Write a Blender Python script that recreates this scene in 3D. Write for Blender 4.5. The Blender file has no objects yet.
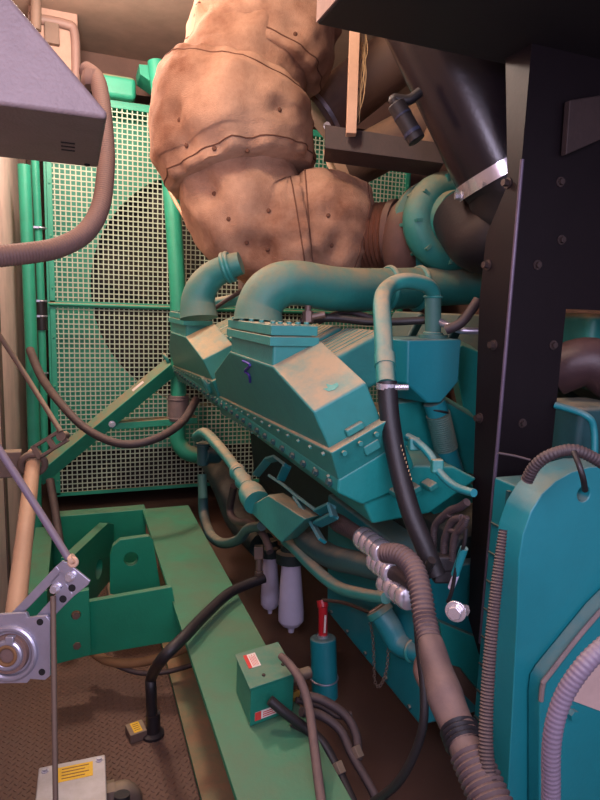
import bpy, math, random
from mathutils import Vector, Matrix, noise
random.seed(7)
S = bpy.context.scene
COL = S.collection
R = math.radians
PI = math.pi
V = Vector

# ---------------------------------------------------------------- camera
CAM = V((0, 0, 1.75)); F = 600.0
YAW, PITCH, ROLL = R(20.7), R(8.8), R(2.0)
fw = V((math.sin(YAW)*math.cos(PITCH), math.cos(YAW)*math.cos(PITCH), -math.sin(PITCH)))
r0 = V((math.cos(YAW), -math.sin(YAW), 0)); u0 = r0.cross(fw)
rt = r0*math.cos(ROLL) + u0*math.sin(ROLL); up = rt.cross(fw)
cd = bpy.data.cameras.new('camera'); cam = bpy.data.objects.new('camera', cd); COL.objects.link(cam)
cd.sensor_fit = 'VERTICAL'; cd.sensor_height = 24; cd.lens = 18; cd.clip_start = .02; cd.clip_end = 60
m3 = Matrix((rt, up, -fw)).transposed()
cam.matrix_world = Matrix.Translation(CAM) @ m3.to_4x4()
S.camera = cam

def ray(px, py): return fw + rt*((px-300)/F) - up*((py-400)/F)
def P(px, py, D): return CAM + ray(px, py)*D
def PN(px, py, pt, n):
    d = ray(px, py); return CAM + d*((V(pt)-CAM).dot(n)/d.dot(n))
def PX(px, py, x): return PN(px, py, (x, 0, 0), V((1, 0, 0)))
def PY(px, py, y): return PN(px, py, (0, y, 0), V((0, 1, 0)))
def PZ(px, py, z): return PN(px, py, (0, 0, z), V((0, 0, 1)))
def depth(p): return (V(p)-CAM).dot(fw)

# ---------------------------------------------------------------- materials
def _n(nt, t, **kw):
    n = nt.nodes.new(t)
    for k, v in kw.items(): setattr(n, k, v)
    return n
def srgb(c):
    f = lambda x: x/12.92 if x <= .04045 else ((x+.055)/1.055)**2.4
    return tuple(f(x/255) for x in c) + (1,)
def mat(name, col, rough=.5, metal=0, dust=0, dustcol=(168, 150, 120), grime=.25, bump=.05, scale=14, spec=.5, col2=None, fine=90, dthr=(.25, .8)):
    m = bpy.data.materials.new(name); m.use_nodes = True; nt = m.node_tree; L = nt.links.new
    b = nt.nodes['Principled BSDF']
    b.inputs['Metallic'].default_value = metal
    b.inputs['Specular IOR Level'].default_value = spec
    tc = _n(nt, 'ShaderNodeTexCoord'); 
    n1 = _n(nt, 'ShaderNodeTexNoise'); n1.inputs['Scale'].default_value = scale; n1.inputs['Detail'].default_value = 8
    n1.inputs['Roughness'].default_value = .65
    L(tc.outputs['Object'], n1.inputs['Vector'])
    n2 = _n(nt, 'ShaderNodeTexNoise'); n2.inputs['Scale'].default_value = fine; n2.inputs['Detail'].default_value = 4
    L(tc.outputs['Object'], n2.inputs['Vector'])
    r1 = _n(nt, 'ShaderNodeMapRange'); r1.inputs['From Min'].default_value = .38; r1.inputs['From Max'].default_value = .68
    L(n1.outputs['Fac'], r1.inputs['Value'])
    mx = _n(nt, 'ShaderNodeMix', data_type='RGBA')
    c = srgb(col); c2 = srgb(col2) if col2 else tuple(x*.55 for x in c[:3])+(1,)
    mx.inputs[6].default_value = c; mx.inputs[7].default_value = c2
    mm = _n(nt, 'ShaderNodeMath', operation='MULTIPLY'); mm.inputs[1].default_value = grime
    L(r1.outputs[0], mm.inputs[0]); L(mm.outputs[0], mx.inputs[0])
    out = mx.outputs[2]; rough_out = None
    if dust > 0:
        g = _n(nt, 'ShaderNodeNewGeometry'); sp = _n(nt, 'ShaderNodeSeparateXYZ'); L(g.outputs['Normal'], sp.inputs[0])
        mr = _n(nt, 'ShaderNodeMapRange', interpolation_type='SMOOTHSTEP'); mr.inputs['From Min'].default_value = dthr[0]; mr.inputs['From Max'].default_value = dthr[1]
        L(sp.outputs['Z'], mr.inputs['Value'])
        nr = _n(nt, 'ShaderNodeMapRange'); nr.inputs['From Min'].default_value = .3; nr.inputs['From Max'].default_value = .62
        nr.inputs['To Min'].default_value = .35
        L(n1.outputs['Fac'], nr.inputs['Value'])
        a = _n(nt, 'ShaderNodeMath', operation='MULTIPLY'); L(mr.outputs[0], a.inputs[0]); L(nr.outputs[0], a.inputs[1])
        a2 = _n(nt, 'ShaderNodeMath', operation='MULTIPLY'); a2.inputs[1].default_value = dust; L(a.outputs[0], a2.inputs[0])
        a3 = _n(nt, 'ShaderNodeMath', operation='ADD', use_clamp=True); a3.inputs[1].default_value = dust*.06; L(a2.outputs[0], a3.inputs[0])
        md = _n(nt, 'ShaderNodeMix', data_type='RGBA'); md.inputs[7].default_value = srgb(dustcol)
        L(out, md.inputs[6]); L(a3.outputs[0], md.inputs[0]); out = md.outputs[2]
        rr = _n(nt, 'ShaderNodeMapRange'); rr.inputs['To Min'].default_value = rough; rr.inputs['To Max'].default_value = .95
        L(a3.outputs[0], rr.inputs['Value']); rough_out = rr.outputs[0]
    L(out, b.inputs['Base Color'])
    if rough_out: L(rough_out, b.inputs['Roughness'])
    else: b.inputs['Roughness'].default_value = rough
    if bump > 0:
        bp = _n(nt, 'ShaderNodeBump'); bp.inputs['Strength'].default_value = min(1, bump*4); bp.inputs['Distance'].default_value = .004
        ad = _n(nt, 'ShaderNodeMath', operation='ADD'); L(n1.outputs['Fac'], ad.inputs[0]); L(n2.outputs['Fac'], ad.inputs[1])
        L(ad.outputs[0], bp.inputs['Height']); L(bp.outputs[0], b.inputs['Normal'])
    return m
M = {}
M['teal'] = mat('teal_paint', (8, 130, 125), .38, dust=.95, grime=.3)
M['teal_clean_cool_lit'] = mat('teal_paint_clean_cool_lit', (6, 125, 134), .36, dust=.4, grime=.15, bump=.03)  # less dust; bluer base has the cool front light painted in
M['teal_dusty'] = mat('teal_paint_dusty', (8, 120, 112), .5, dust=.9, grime=.4, dustcol=(140, 128, 98), dthr=(-.3, .95))
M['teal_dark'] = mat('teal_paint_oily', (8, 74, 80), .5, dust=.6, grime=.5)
M['teal_low'] = mat('teal_paint_low_dust', (8, 130, 125), .38, dust=.35, grime=.25)
M['teal_bare'] = mat('teal_wiped', (10, 134, 124), .4, dust=0, grime=.1)
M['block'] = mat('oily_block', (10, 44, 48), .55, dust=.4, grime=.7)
M['green'] = mat('green_paint_warm_lit', (18, 150, 120), .42, dust=.9, grime=.3, dustcol=(160, 128, 98))  # same coat as the teal, made greener to hold the warm lamplight
M['green_rail'] = mat('green_rail_paint', (12, 134, 100), .42, dust=.4, grime=.4, dustcol=(128, 98, 76), scale=4)
M['dusty_flange'] = mat('dusty_flange', (20, 110, 80), .6, dust=1.0, grime=.4, dustcol=(150, 114, 84), scale=5)
M['guard'] = mat('guard_wire', (172, 188, 166), .6, dust=.3, grime=.3)
M['cloth'] = mat('insulation_cloth', (188, 150, 122), .95, dust=0, grime=1.0, col2=(112, 70, 48), scale=2.4, bump=.25, fine=240)
M['pipe_dusty'] = mat('dusty_pipe', (100, 78, 68), .6, dust=.9, dustcol=(160, 128, 100), dthr=(-.1, .8))
M['maroon'] = mat('maroon_pipe', (58, 38, 42), .45, dust=.3, dustcol=(110, 84, 76))
M['bellows'] = mat('rusty_bellows', (128, 84, 64), .55, metal=.35, dust=.3, grime=.6)
M['turbine'] = mat('rusty_casting', (84, 56, 48), .75, dust=.4, grime=.6)
M['black'] = mat('black_steel', (20, 14, 18), .5, dust=.1, dustcol=(70, 56, 52), grime=.3, bump=.02, spec=.22)
M['blackbox'] = mat('black_box_paint', (18, 14, 17), .6, dust=.1, dustcol=(90, 72, 66), grime=.3, bump=.02)
M['tube_black'] = mat('black_tube_gloss', (24, 20, 28), .27, dust=0, grime=.2, bump=.02)
M['rubber'] = mat('black_rubber', (26, 23, 27), .5, dust=.15, dustcol=(96, 78, 70), grime=.3)
M['brownhose'] = mat('dusty_hose', (52, 43, 46), .55, dust=.45, dustcol=(120, 98, 88), dthr=(-.1, .9))
M['loom'] = mat('loom_sleeve', (72, 58, 60), .55, dust=.6, dustcol=(130, 106, 96), dthr=(-.2, .9))
M['conduit'] = mat('grey_conduit', (110, 86, 80), .6, dust=.55, dustcol=(148, 116, 98), dthr=(-.1, .8))
M['lilac_conduit'] = mat('lilac_conduit', (112, 100, 116), .45, dust=.2, grime=.2, bump=.02)
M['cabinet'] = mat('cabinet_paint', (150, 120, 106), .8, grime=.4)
M['lilac'] = mat('lilac_grey_paint', (126, 110, 108), .55, dust=0, grime=.35, bump=.1, fine=160)
M['zinc'] = mat('zinc_plate', (186, 184, 200), .34, metal=.75, dust=.1, grime=.35, bump=.04)
M['silver'] = mat('silver_coupling', (226, 220, 230), .22, metal=.7, grime=.3, bump=.02)
M['chrome'] = mat('bright_metal', (225, 222, 228), .22, metal=.8, grime=.25, bump=.02)
M['steel_dirty'] = mat('dirty_steel', (110, 92, 84), .5, metal=.4, dust=.5, grime=.5)
M['shaft'] = mat('tan_shaft', (170, 134, 108), .5, dust=.4, grime=.4, dustcol=(176, 142, 112))
M['brown'] = mat('brown_steel', (96, 76, 66), .7, dust=.5, grime=.5)
M['board'] = mat('tan_board', (205, 168, 140), .9, grime=.3)
M['fibre'] = mat('fibre', (196, 164, 120), .95, grime=.2)
M['wall'] = mat('wall_panel', (236, 204, 194), .8, dust=.2, grime=.45, scale=4)
M['wallb'] = mat('wall_back_brown', (104, 78, 68), .85, grime=.5, scale=4)
M['ceil'] = mat('ceiling_brown', (138, 114, 100), .85, grime=.6, scale=3)
M['floor'] = mat('floor_plate', (92, 70, 60), .5, metal=.25, dust=.55, dustcol=(118, 88, 72), grime=.7, scale=5, bump=.05)
M['greenbox'] = mat('green_box_paint', (14, 118, 98), .4, dust=.35, grime=.4)
M['duskplate'] = mat('dusky_plate', (52, 38, 36), .7, grime=.5)
M['seam'] = mat('seam_cord', (104, 68, 50), .9, grime=.5)
M['edge'] = mat('glint_paint', (92, 80, 98), .4, metal=.2, grime=.5)  # colour of the highlight on the column corner
M['duskbolt'] = mat('dull_bolt', (66, 54, 52), .5, metal=.4, grime=.5)
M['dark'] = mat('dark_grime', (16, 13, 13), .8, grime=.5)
M['fan'] = mat('fan_blade', (30, 24, 22), .7, dust=.35, grime=.5)
M['red'] = mat('red_plastic', (190, 34, 44), .35, grime=.2)
M['white'] = mat('white_plastic', (206, 200, 222), .5, grime=.15, bump=.02)
M['yellow'] = mat('yellow_label', (224, 178, 46), .6, grime=.35, bump=.01, scale=40)
M['paper'] = mat('white_label', (222, 208, 200), .6, grime=.25, bump=.01)
M['redlabel'] = mat('red_print', (204, 60, 54), .6, grime=.1, bump=.01)
M['ink'] = mat('dark_ink', (60, 46, 40), .7, grime=.1, bump=0)
M['purple'] = mat('purple_marker', (62, 44, 150), .6, grime=.1, bump=0)
M['greenhose'] = mat('grey_green_hose', (58, 108, 100), .6, dust=.4)
M['greybox'] = mat('grey_cast_box', (188, 184, 184), .5, metal=.2, dust=.25, grime=.35)
M['brass'] = mat('brass', (196, 150, 76), .35, metal=.8, grime=.3)
M['hoseprint'] = mat('hose_print', (180, 150, 110), .7, grime=.3, bump=0)
M['wood'] = mat('brown_block', (128, 92, 58), .8, grime=.4)
M['bluecap'] = mat('blue_band', (42, 48, 72), .4, grime=.2)
M['pinkpanel'] = mat('beige_panel', (196, 168, 160), .6, grime=.3)

# ---------------------------------------------------------------- mesh builder
def catmull(pts, rad, n=8):
    out, ro = [], []
    N = len(pts)
    for i in range(N-1):
        p0 = pts[max(i-1, 0)]; p1 = pts[i]; p2 = pts[i+1]; p3 = pts[min(i+2, N-1)]
        for k in range(n):
            t = k/n
            out.append(.5*((2*p1)+(p2-p0)*t+(2*p0-5*p1+4*p2-p3)*t*t+(3*p1-p0-3*p2+p3)*t**3))
            ro.append(rad[i]*(1-t)+rad[i+1]*t)
    out.append(pts[-1].copy()); ro.append(rad[-1])
    return out, ro
def resample(pts, rad, step):
    ds = [0]
    for a, b in zip(pts, pts[1:]): ds.append(ds[-1]+(b-a).length)
    T = ds[-1]; n = max(2, int(T/step)); out = []; ro = []; j = 0
    for i in range(n+1):
        s = T*i/n
        while j < len(ds)-2 and ds[j+1] < s: j += 1
        L = ds[j+1]-ds[j]; t = (s-ds[j])/L if L > 1e-9 else 0
        out.append(pts[j].lerp(pts[j+1], t)); ro.append(rad[j]*(1-t)+rad[j+1]*t)
    return out, ro, T
class MB:
    def __init__(s): s.v = []; s.f = []
    def add(s, vs, fs):
        o = len(s.v); s.v += [V(v) for v in vs]; s.f += [tuple(i+o for i in f) for f in fs]; return s
    def box(s, c, size, ax=None):
        c = V(c); ax = ax or (V((1, 0, 0)), V((0, 1, 0)), V((0, 0, 1)))
        h = [a*(d/2) for a, d in zip(ax, size)]
        vs = [c+h[0]*x+h[1]*y+h[2]*z for x in (-1, 1) for y in (-1, 1) for z in (-1, 1)]
        return s.add(vs, [(0, 1, 3, 2), (4, 6, 7, 5), (0, 4, 5, 1), (2, 3, 7, 6), (0, 2, 6, 4), (1, 5, 7, 3)])
    def span(s, a, b):
        a, b = V(a), V(b); return s.box((a+b)/2, [abs(x) for x in (b-a)])
    def bar(s, p0, p1, w, h, upv=(0, 0, 1)):
        p0, p1 = V(p0), V(p1); d = (p1-p0); L = d.length; d.normalize()
        x = d.cross(V(upv)).normalized(); z = x.cross(d)
        return s.box((p0+p1)/2, (w, L, h), (x, d, z))
    def prism(s, poly, vec):
        vec = V(vec); n = len(poly); poly = [V(p) for p in poly]
        return s.add(poly+[p+vec for p in poly], [tuple(range(n))[::-1], tuple(range(n, 2*n))]+[(i, (i+1) % n, n+(i+1) % n, n+i) for i in range(n)])
    def rings(s, pts, rad, n=16, caps=True, fn=None):
        t = (pts[1]-pts[0]).normalized()
        a = t.orthogonal().normalized(); vs = []; N = len(pts)
        for i, p in enumerate(pts):
            t2 = (pts[min(i+1, N-1)]-pts[max(i-1, 0)])
            if t2.length > 1e-9:
                t2.normalize()
                q = t.rotation_difference(t2); a = (q @ a); a = (a-t2*a.dot(t2)).normalized(); t = t2
            b = t.cross(a)
            for k in range(n):
                an = 2*PI*k/n; r = rad[i]
                if fn: r = fn(i, an, r, p+(a*math.cos(an)+b*math.sin(an))*r)
                vs.append(p+(a*math.cos(an)+b*math.sin(an))*r)
        fs = []
        for i in range(N-1):
            for k in range(n):
                fs.append((i*n+k, i*n+(k+1) % n, (i+1)*n+(k+1) % n, (i+1)*n+k))
        if caps: fs += [tuple(range(n))[::-1], tuple((N-1)*n+k for k in range(n))]
        return s.add(vs, fs)
    def tube(s, pts, r, n=14, smooth=True, caps=True, sub=8):
        pts = [V(p) for p in pts]; rad = list(r) if isinstance(r, (list, tuple)) else [r]*len(pts)
        if smooth and len(pts) > 2: pts, rad = catmull(pts, rad, sub)
        return s.rings(pts, rad, n, caps)
    def corr(s, pts, r, amp, pitch, n=14):
        pts = [V(p) for p in pts]; rad = list(r) if isinstance(r, (list, tuple)) else [r]*len(pts)
        if len(pts) > 2: pts, rad = catmull(pts, rad, 10)
        pts, rad, T = resample(pts, rad, pitch/4)
        rad = [x+amp*(1, 0, -1, 0)[i % 4] for i, x in enumerate(rad)]
        return s.rings(pts, rad, n)
    def cyl(s, p0, p1, r, n=18, r2=None):
        return s.rings([V(p0), V(p1)], [r, r if r2 is None else r2], n)
    def lathe(s, p0, ax, prof, n=28):
        ax = V(ax).normalized(); p0 = V(p0); a = ax.orthogonal().normalized(); b = ax.cross(a); N = len(prof)
        vs = [p0+ax*t+(a*math.cos(2*PI*k/n)+b*math.sin(2*PI*k/n))*max(r, 1e-4) for t, r in prof for k in range(n)]
        fs = [(i*n+k, i*n+(k+1) % n, (i+1)*n+(k+1) % n, (i+1)*n+k) for i in range(N-1) for k in range(n)]
        fs += [tuple(range(n))[::-1], tuple((N-1)*n+k for k in range(n))]
        return s.add(vs, fs)
    def torus(s, c, ax, R_, r, n=32, m=10, a0=0, a1=2*PI):
        ax = V(ax).normalized(); c = V(c); a = ax.orthogonal().normalized(); b = ax.cross(a)
        full = abs(a1-a0-2*PI) < 1e-6
        pts = [c+(a*math.cos(a0+(a1-a0)*k/n)+b*math.sin(a0+(a1-a0)*k/n))*R_ for k in range(n+1)]
        vs = []
        for k in range(n+1):
            d = (pts[k]-c).normalized()
            vs += [pts[k]+(d*math.cos(2*PI*j/m)+ax*math.sin(2*PI*j/m))*r for j in range(m)]
        return s.add(vs, [(k*m+j, k*m+(j+1) % m, (k+1)*m+(j+1) % m, (k+1)*m+j) for k in range(n) for j in range(m)])
    def bolt(s, p, ax, r=.012, h=.01, washer=True):
        p = V(p); ax = V(ax).normalized()
        if washer: s.cyl(p, p+ax*.003, r*1.5, 14)
        return s.cyl(p+ax*.003, p+ax*(h+.003), r, 6)
    def plate(s, outer, hole_c, hole_r, vec, n=28):
        """flat plate (3D polygon, star-shaped about the hole) with a round hole, thickness vec"""
        outer = [V(p) for p in outer]; vec = V(vec); nn = vec.normalized(); c = V(hole_c)
        a = nn.orthogonal().normalized(); b = nn.cross(a)
        o2 = [((p-c).dot(a), (p-c).dot(b)) for p in outer]
        angs = sorted(set([2*PI*k/n for k in range(n)]+[math.atan2(y, x) % (2*PI) for x, y in o2]))
        ring = []
        for an in angs:
            dx, dy = math.cos(an), math.sin(an); best = None
            for (x0, y0), (x1, y1) in zip(o2, o2[1:]+o2[:1]):
                ex, ey = x1-x0, y1-y0; den = dx*ey-dy*ex
                if abs(den) < 1e-12: continue
                t = (x0*ey-y0*ex)/den; u = (x0*dy-y0*dx)/den
                if t > 0 and -1e-6 <= u <= 1+1e-6 and (best is None or t < best): best = t
            ring.append(best or hole_r*1.5)
        k = len(angs); vs = []
        for off in (V((0, 0, 0)), vec):
            vs += [c+off+(a*math.cos(t)+b*math.sin(t))*hole_r for t in angs]
            vs += [c+off+(a*math.cos(t)+b*math.sin(t))*q for t, q in zip(angs, ring)]
        fs = []
        for i in range(k):
            j = (i+1) % k
            fs += [(i, k+i, k+j, j)[::-1], (2*k+i, 3*k+i, 3*k+j, 2*k+j), (i, j, 2*k+j, 2*k+i)[::-1], (k+i, k+j, 3*k+j, 3*k+i)]
        return s.add(vs, fs)
    def build(s, name, material, parent=None, bevel=0, seg=2, ang=35):
        root = parent
        while root is not None and root.parent is not None: root = root.parent
        if root is not None: off = root.location.copy()
        else:
            xs = [v.x for v in s.v]; ys = [v.y for v in s.v]; zs = [v.z for v in s.v]
            off = V(((min(xs)+max(xs))/2, (min(ys)+max(ys))/2, min(zs)))
        me = bpy.data.meshes.new(name); me.from_pydata([v-off for v in s.v], [], s.f); me.validate(); me.update()
        import bmesh
        bm = bmesh.new(); bm.from_mesh(me); bmesh.ops.recalc_face_normals(bm, faces=bm.faces); bm.to_mesh(me); bm.free()
        me.materials.append(M[material])
        me.polygons.foreach_set('use_smooth', [True]*len(me.polygons)); me.set_sharp_from_angle(angle=R(ang))
        o = bpy.data.objects.new(name, me); COL.objects.link(o)
        if parent is not None: o.parent = parent
        else: o.location = off
        if bevel:
            b = o.modifiers.new('bevel', 'BEVEL'); b.width = bevel; b.segments = seg; b.limit_method = 'ANGLE'; b.angle_limit = R(40); b.harden_normals = True
        return o
def bolts(lst, material, parent, r=.008, h=.012, washer=False, name='bolt'):
    """each bolt a part of its own"""
    for p, a in lst:
        mb = MB(); mb.bolt(p, a, r, h, washer); mb.build(name, material, parent)
def thing(name, label, cat, loc, group=None):
    o = bpy.data.objects.new(name, None); COL.objects.link(o); o.empty_display_size = .05
    o.location = loc; o['label'] = label; o['category'] = cat
    if group: o['group'] = group
    return o
def tag(o, label, cat, group=None):
    o['label'] = label; o['category'] = cat
    if group: o['group'] = group
    return o
def struct(o): o['kind'] = 'structure'; return o
def lab(o, s): o['label'] = s; return o
def pts(*l): return [P(*a) for a in l]
def rp(px, D): return px*D/F

exec_sections = True
# ================================================================ SETTING
mb = MB()
FX0, FX1, FY0, FY1 = -1.0, 3.6, -1.2, 6.15
mb.span((FX0, FY0, -.05), (FX1, FY1, 0))
pit = .031
for i in range(int(1.6/pit)):                       # raised tread lugs of the chequer plate where the floor is seen
    for j in range(int(2.6/pit)):
        x = -.5+i*pit; y = 1.15+j*pit
        if x > .55: continue
        for (dx, dy, an) in ((0, 0, .785), (pit/2, pit/2, -.785)):
            c = V((x+dx, y+dy, 0)); d = V((math.cos(an), math.sin(an), 0)); e = V((-d.y, d.x, 0))
            l, w = .0115, .0042
            mb.add([c-d*l, c-e*w, c+d*l, c+e*w, c-d*l*.5+V((0, 0, .0028)), c-e*w*.3+V((0, 0, .003)), c+d*l*.5+V((0, 0, .0028)), c+e*w*.3+V((0, 0, .003))],
                   [(0, 1, 5, 4), (1, 2, 6, 5), (2, 3, 7, 6), (3, 0, 4, 7), (4, 5, 6, 7)])
struct(mb.build('floor', 'floor'))
CZ = 3.62
mb = MB(); mb.span((FX0, FY0, CZ), (FX1, FY1, CZ+.06)); struct(mb.build('ceiling', 'ceil'))
mb = MB(); mb.span((FX0, FY1-.5, 0), (FX1, FY1-.44, CZ)); struct(mb.build('wall_back', 'wallb'))
mb = MB(); mb.span((FX1, FY0, 0), (FX1+.06, FY1, CZ)); struct(mb.build('wall_right', 'wallb'))
WX = -.38
mb = MB(); mb.span((WX-.06, FY0, 0), (WX, FY1, CZ))
y = .2
struct(mb.build('wall_left', 'wall'))
mb = MB()
for y, w in ((3.5, .008), (5.3, .055)): mb.span((WX, y, 0), (WX+w, y+.12, CZ))
struct(mb.build('trim_1', 'brown', bevel=.004))
mb = MB(); mb.span((WX, 5.2, 3.36), (FX1, 5.64, CZ)); struct(mb.build('trim_2', 'wallb', bevel=.006))   # header beam over radiator
mb = MB(); mb.span((WX, 3.3, CZ-.012), (FX1, 3.36, CZ))
for i in range(40): mb.cyl((WX+.1*i+.05, 3.33, CZ-.02), (WX+.1*i+.05, 3.33, CZ-.01), .008, 8)
struct(mb.build('trim_3', 'ceil'))

# ================================================================ RADIATOR
YG = 4.72
XL, XR = PY(50, 300, YG).x, PY(409, 180, YG).x
ZT, ZB, ZM = PY(90, 100, YG).z, PY(70, 493, YG).z, PY(100, 304, YG).z
rad = thing('radiator', 'tall green radiator with wire mesh fan guard at the far end', 'radiator', ((XL+XR)/2, YG+.3, .1))
FC = PY(213, 292, YG+.22); FR = .95
ys = YG+.22
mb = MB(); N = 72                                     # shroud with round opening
ZS = PY(100, 450, YG+.22).z  # shroud stops short: the dark gap below stands for the brace's shadow
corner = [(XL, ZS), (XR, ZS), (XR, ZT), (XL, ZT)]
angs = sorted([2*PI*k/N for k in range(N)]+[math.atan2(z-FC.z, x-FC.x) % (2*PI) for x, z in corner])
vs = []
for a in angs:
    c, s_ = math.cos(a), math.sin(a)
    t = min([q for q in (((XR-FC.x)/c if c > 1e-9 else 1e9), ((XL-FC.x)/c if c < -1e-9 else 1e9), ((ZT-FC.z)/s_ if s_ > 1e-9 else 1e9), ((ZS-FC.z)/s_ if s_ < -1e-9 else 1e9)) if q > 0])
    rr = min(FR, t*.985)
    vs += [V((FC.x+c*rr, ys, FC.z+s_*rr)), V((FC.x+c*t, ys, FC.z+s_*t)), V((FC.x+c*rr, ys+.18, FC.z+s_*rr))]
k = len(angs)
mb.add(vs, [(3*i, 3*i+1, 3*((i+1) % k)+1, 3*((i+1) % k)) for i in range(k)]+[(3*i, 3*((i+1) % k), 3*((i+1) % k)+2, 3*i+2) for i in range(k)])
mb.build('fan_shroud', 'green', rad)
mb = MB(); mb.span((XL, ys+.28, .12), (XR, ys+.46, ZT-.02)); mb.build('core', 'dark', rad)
mb = MB()
for (a, b) in (((XL-.02, YG+.02, ZB-.12), (XL+.0, ys+.46, ZT+.02)), ((XR, YG+.02, ZB-.12), (XR+.03, ys+.46, ZT+.02)), ((XL, YG+.02, ZT-.01), (XR, ys+.46, ZT+.03))): mb.span(a, b)
mb.build('side_frame', 'green', rad, bevel=.004)
fan = MB(); fan.cyl((FC.x, ys+.04, FC.z), (FC.x, ys+.2, FC.z), .17, 28); fan.cyl((FC.x, ys+.0, FC.z), (FC.x, ys+.05, FC.z), .08, 20)
fo = fan.build('fan', 'fan', rad, bevel=.01)
for b in range(7):
    a0 = 2*PI*b/7+.35; mb = MB(); vs = []
    for i in range(7):
        r_ = .14+(FR-.06-.14)*i/6; w = .30-.05*i/6; tw = .14-.06*i/6
        for j in range(4):
            t = -1+2*j/3; an = a0+t*w/2/max(r_, .3)*1.1-.12*i/6
            vs.append(V((FC.x+math.cos(an)*r_, ys+.12+t*tw*.45, FC.z+math.sin(an)*r_)))
    fs = [(i*4+j, i*4+j+1, (i+1)*4+j+1, (i+1)*4+j) for i in range(6) for j in range(3)]
    n_ = len(vs); mb.add(vs+[v+V((0, .006, 0)) for v in vs], fs+[tuple(q+n_ for q in f) for f in fs])
    mb.build('blade', 'fan', fo)
gp = .0355
for (z0, z1) in ((ZM+.005, ZT-.02), (ZB, ZM-.02)):
    mb = MB(); x = XL+.05
    while x < XR: mb.span((x-.004, YG, z0), (x+.004, YG+.004, z1)); x += gp
    z = z0
    while z < z1: mb.span((XL+.02, YG-.004, z-.004), (XR, YG, z+.004)); z += gp
    g = mb.build('mesh_guard', 'guard', rad)
    fr = MB(); t = .035
    fr.span((XL, YG-.008, z0-.01), (XL+t, YG+.006, z1+.01)); fr.span((XR-t, YG-.008, z0-.01), (XR, YG+.006, z1+.01))
    fr.span((XL, YG-.008, z1-.01), (XR, YG+.006, z1+.02)); fr.span((XL, YG-.008, z0-.02), (XR, YG+.006, z0+.01))
    z = z0+.1
    while z < z1: fr.bolt((XL+.018, YG-.008, z), (0, -1, 0), .007, .005); z += .36
    fr.build('guard_edging', 'green', g, bevel=.002)
mb = MB(); mb.cyl((XL-.01, YG-.022, ZM-.01), (XR, YG-.022, ZM-.01), .013, 12); mb.build('guard_rail', 'green', rad)
mb = MB(); a = PY(96, 72, YG-.02); b = PY(136, 101, YG-.02); mb.span((a.x, YG-.05, b.z), (b.x, YG+.22, a.z)); mb.build('top_tank', 'green', rad, bevel=.035, seg=4)
mb = MB(); a = PY(139, 64, YG-.1); b = PY(187, 108, YG-.1); mb.prism([a, PY(187, 68, YG-.1), b, PY(172, 96, YG-.1), PY(140, 74, YG-.1)], (0, .25, 0)); mb.build('top_bracket', 'green', rad, bevel=.004)

# steel support frame in front of the radiator
YF = 4.46
fr = thing('support_frame', 'green steel post and diagonal brace in front of the fan guard', 'frame', PY(178, 480, YF))
mb = MB(); post = [PY(156, 62, YF+.10), PY(170, 180, YF+.04), PY(178, 300, YF), PY(178.5, 395, YF)]
mb.tube(post, rp(8, depth(post[2])), 20, sub=6); mb.build('post', 'green', fr)
mb = MB(); e = PY(178.5, 395, YF); d = PY(178.5, 420, YF); mb.cyl(e, d, rp(10.5, depth(d)), 20)
mb.torus(e.lerp(d, .15), (0, 0, 1), rp(10.5, depth(d)), .006); mb.torus(e.lerp(d, .9), (0, 0, 1), rp(10.5, depth(d)), .006)
lab(mb.build('coupling', 'lilac', fr, bevel=.003), 'grey rubber coupling on the post')
mb = MB(); mb.tube([PY(178.5, 420, YF), PY(178, 440, YF), PY(186, 452, YF-.02), PY(200, 456, YF-.02)], rp(8, depth(d)), 16); mb.build('post_elbow', 'green', fr)
mb = MB(); a, b = PY(36, 478, YF-.05), PY(172, 366, YF-.05)
ax = (b-a).normalized(); nrm = ax.cross(V((0, 1, 0))).normalized()
nt_ = Matrix.Rotation(R(33), 3, ax) @ nrm; nt_ = nt_ if (nt_-fw).length > (nrm-fw).length else Matrix.Rotation(R(-33), 3, ax) @ nrm
mb.bar(a, b, .085, .115, nt_); mb.build('diagonal_brace', 'green', fr, bevel=.006)
mb = MB(); mb.box((a+b)/2+ax*.33+nt_*.058, (.10, .022, .003), (ax, ax.cross(nt_), nt_)); lab(mb.build('nameplate', 'paper', fr), 'pale nameplate on the brace')
mb = MB(); mb.bar(PY(112, 425, YF+.03), PY(196, 419, YF+.03), .12, .05); mb.build('cross_beam', 'green', fr, bevel=.004)
mb = MB(); mb.bolt(PY(112, 424, YF-.12), (0, -1, 0), .016, .012); mb.build('bolt', 'chrome', fr)

# left vertical pipes
mb = MB(); a, b = PY(24, 165, 4.4), PX(38.5, 600, PY(37, 558, 4.35).x); b.z = 0.0; r_ = rp(6.2, depth(a))
mb.tube([a, PY(31, 340, 4.38), b], r_, 18)
tag(mb.build('coolant_pipe', 'green'), 'thick green vertical pipe at the left wall beside the fan guard', 'pipe')
t = thing('drain_pipe', 'thinner green vertical pipe with a dark rubber sleeve beside the fan guard', 'pipe', PY(44, 460, 4.55))
mb = MB(); mb.tube([PY(35, 160, 4.55), PY(41, 300, 4.55), PY(45, 470, 4.55)], .026, 14); mb.build('pipe', 'green', t)
mb = MB(); mb.tube([PY(40.5, 300, 4.55), PY(42, 330, 4.55)], .036, 16); mb.build('sleeve', 'rubber', t)
mb = MB()
for yy in (228, 301, 316, 373): p = PY(37+yy*.015, yy, 4.55); mb.torus(p, (0, 0, 1), .034, .006); mb.box(p+V((-.03, -.03, 0)), (.04, .02, .014))
mb.build('clamp', 'zinc', t)

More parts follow.
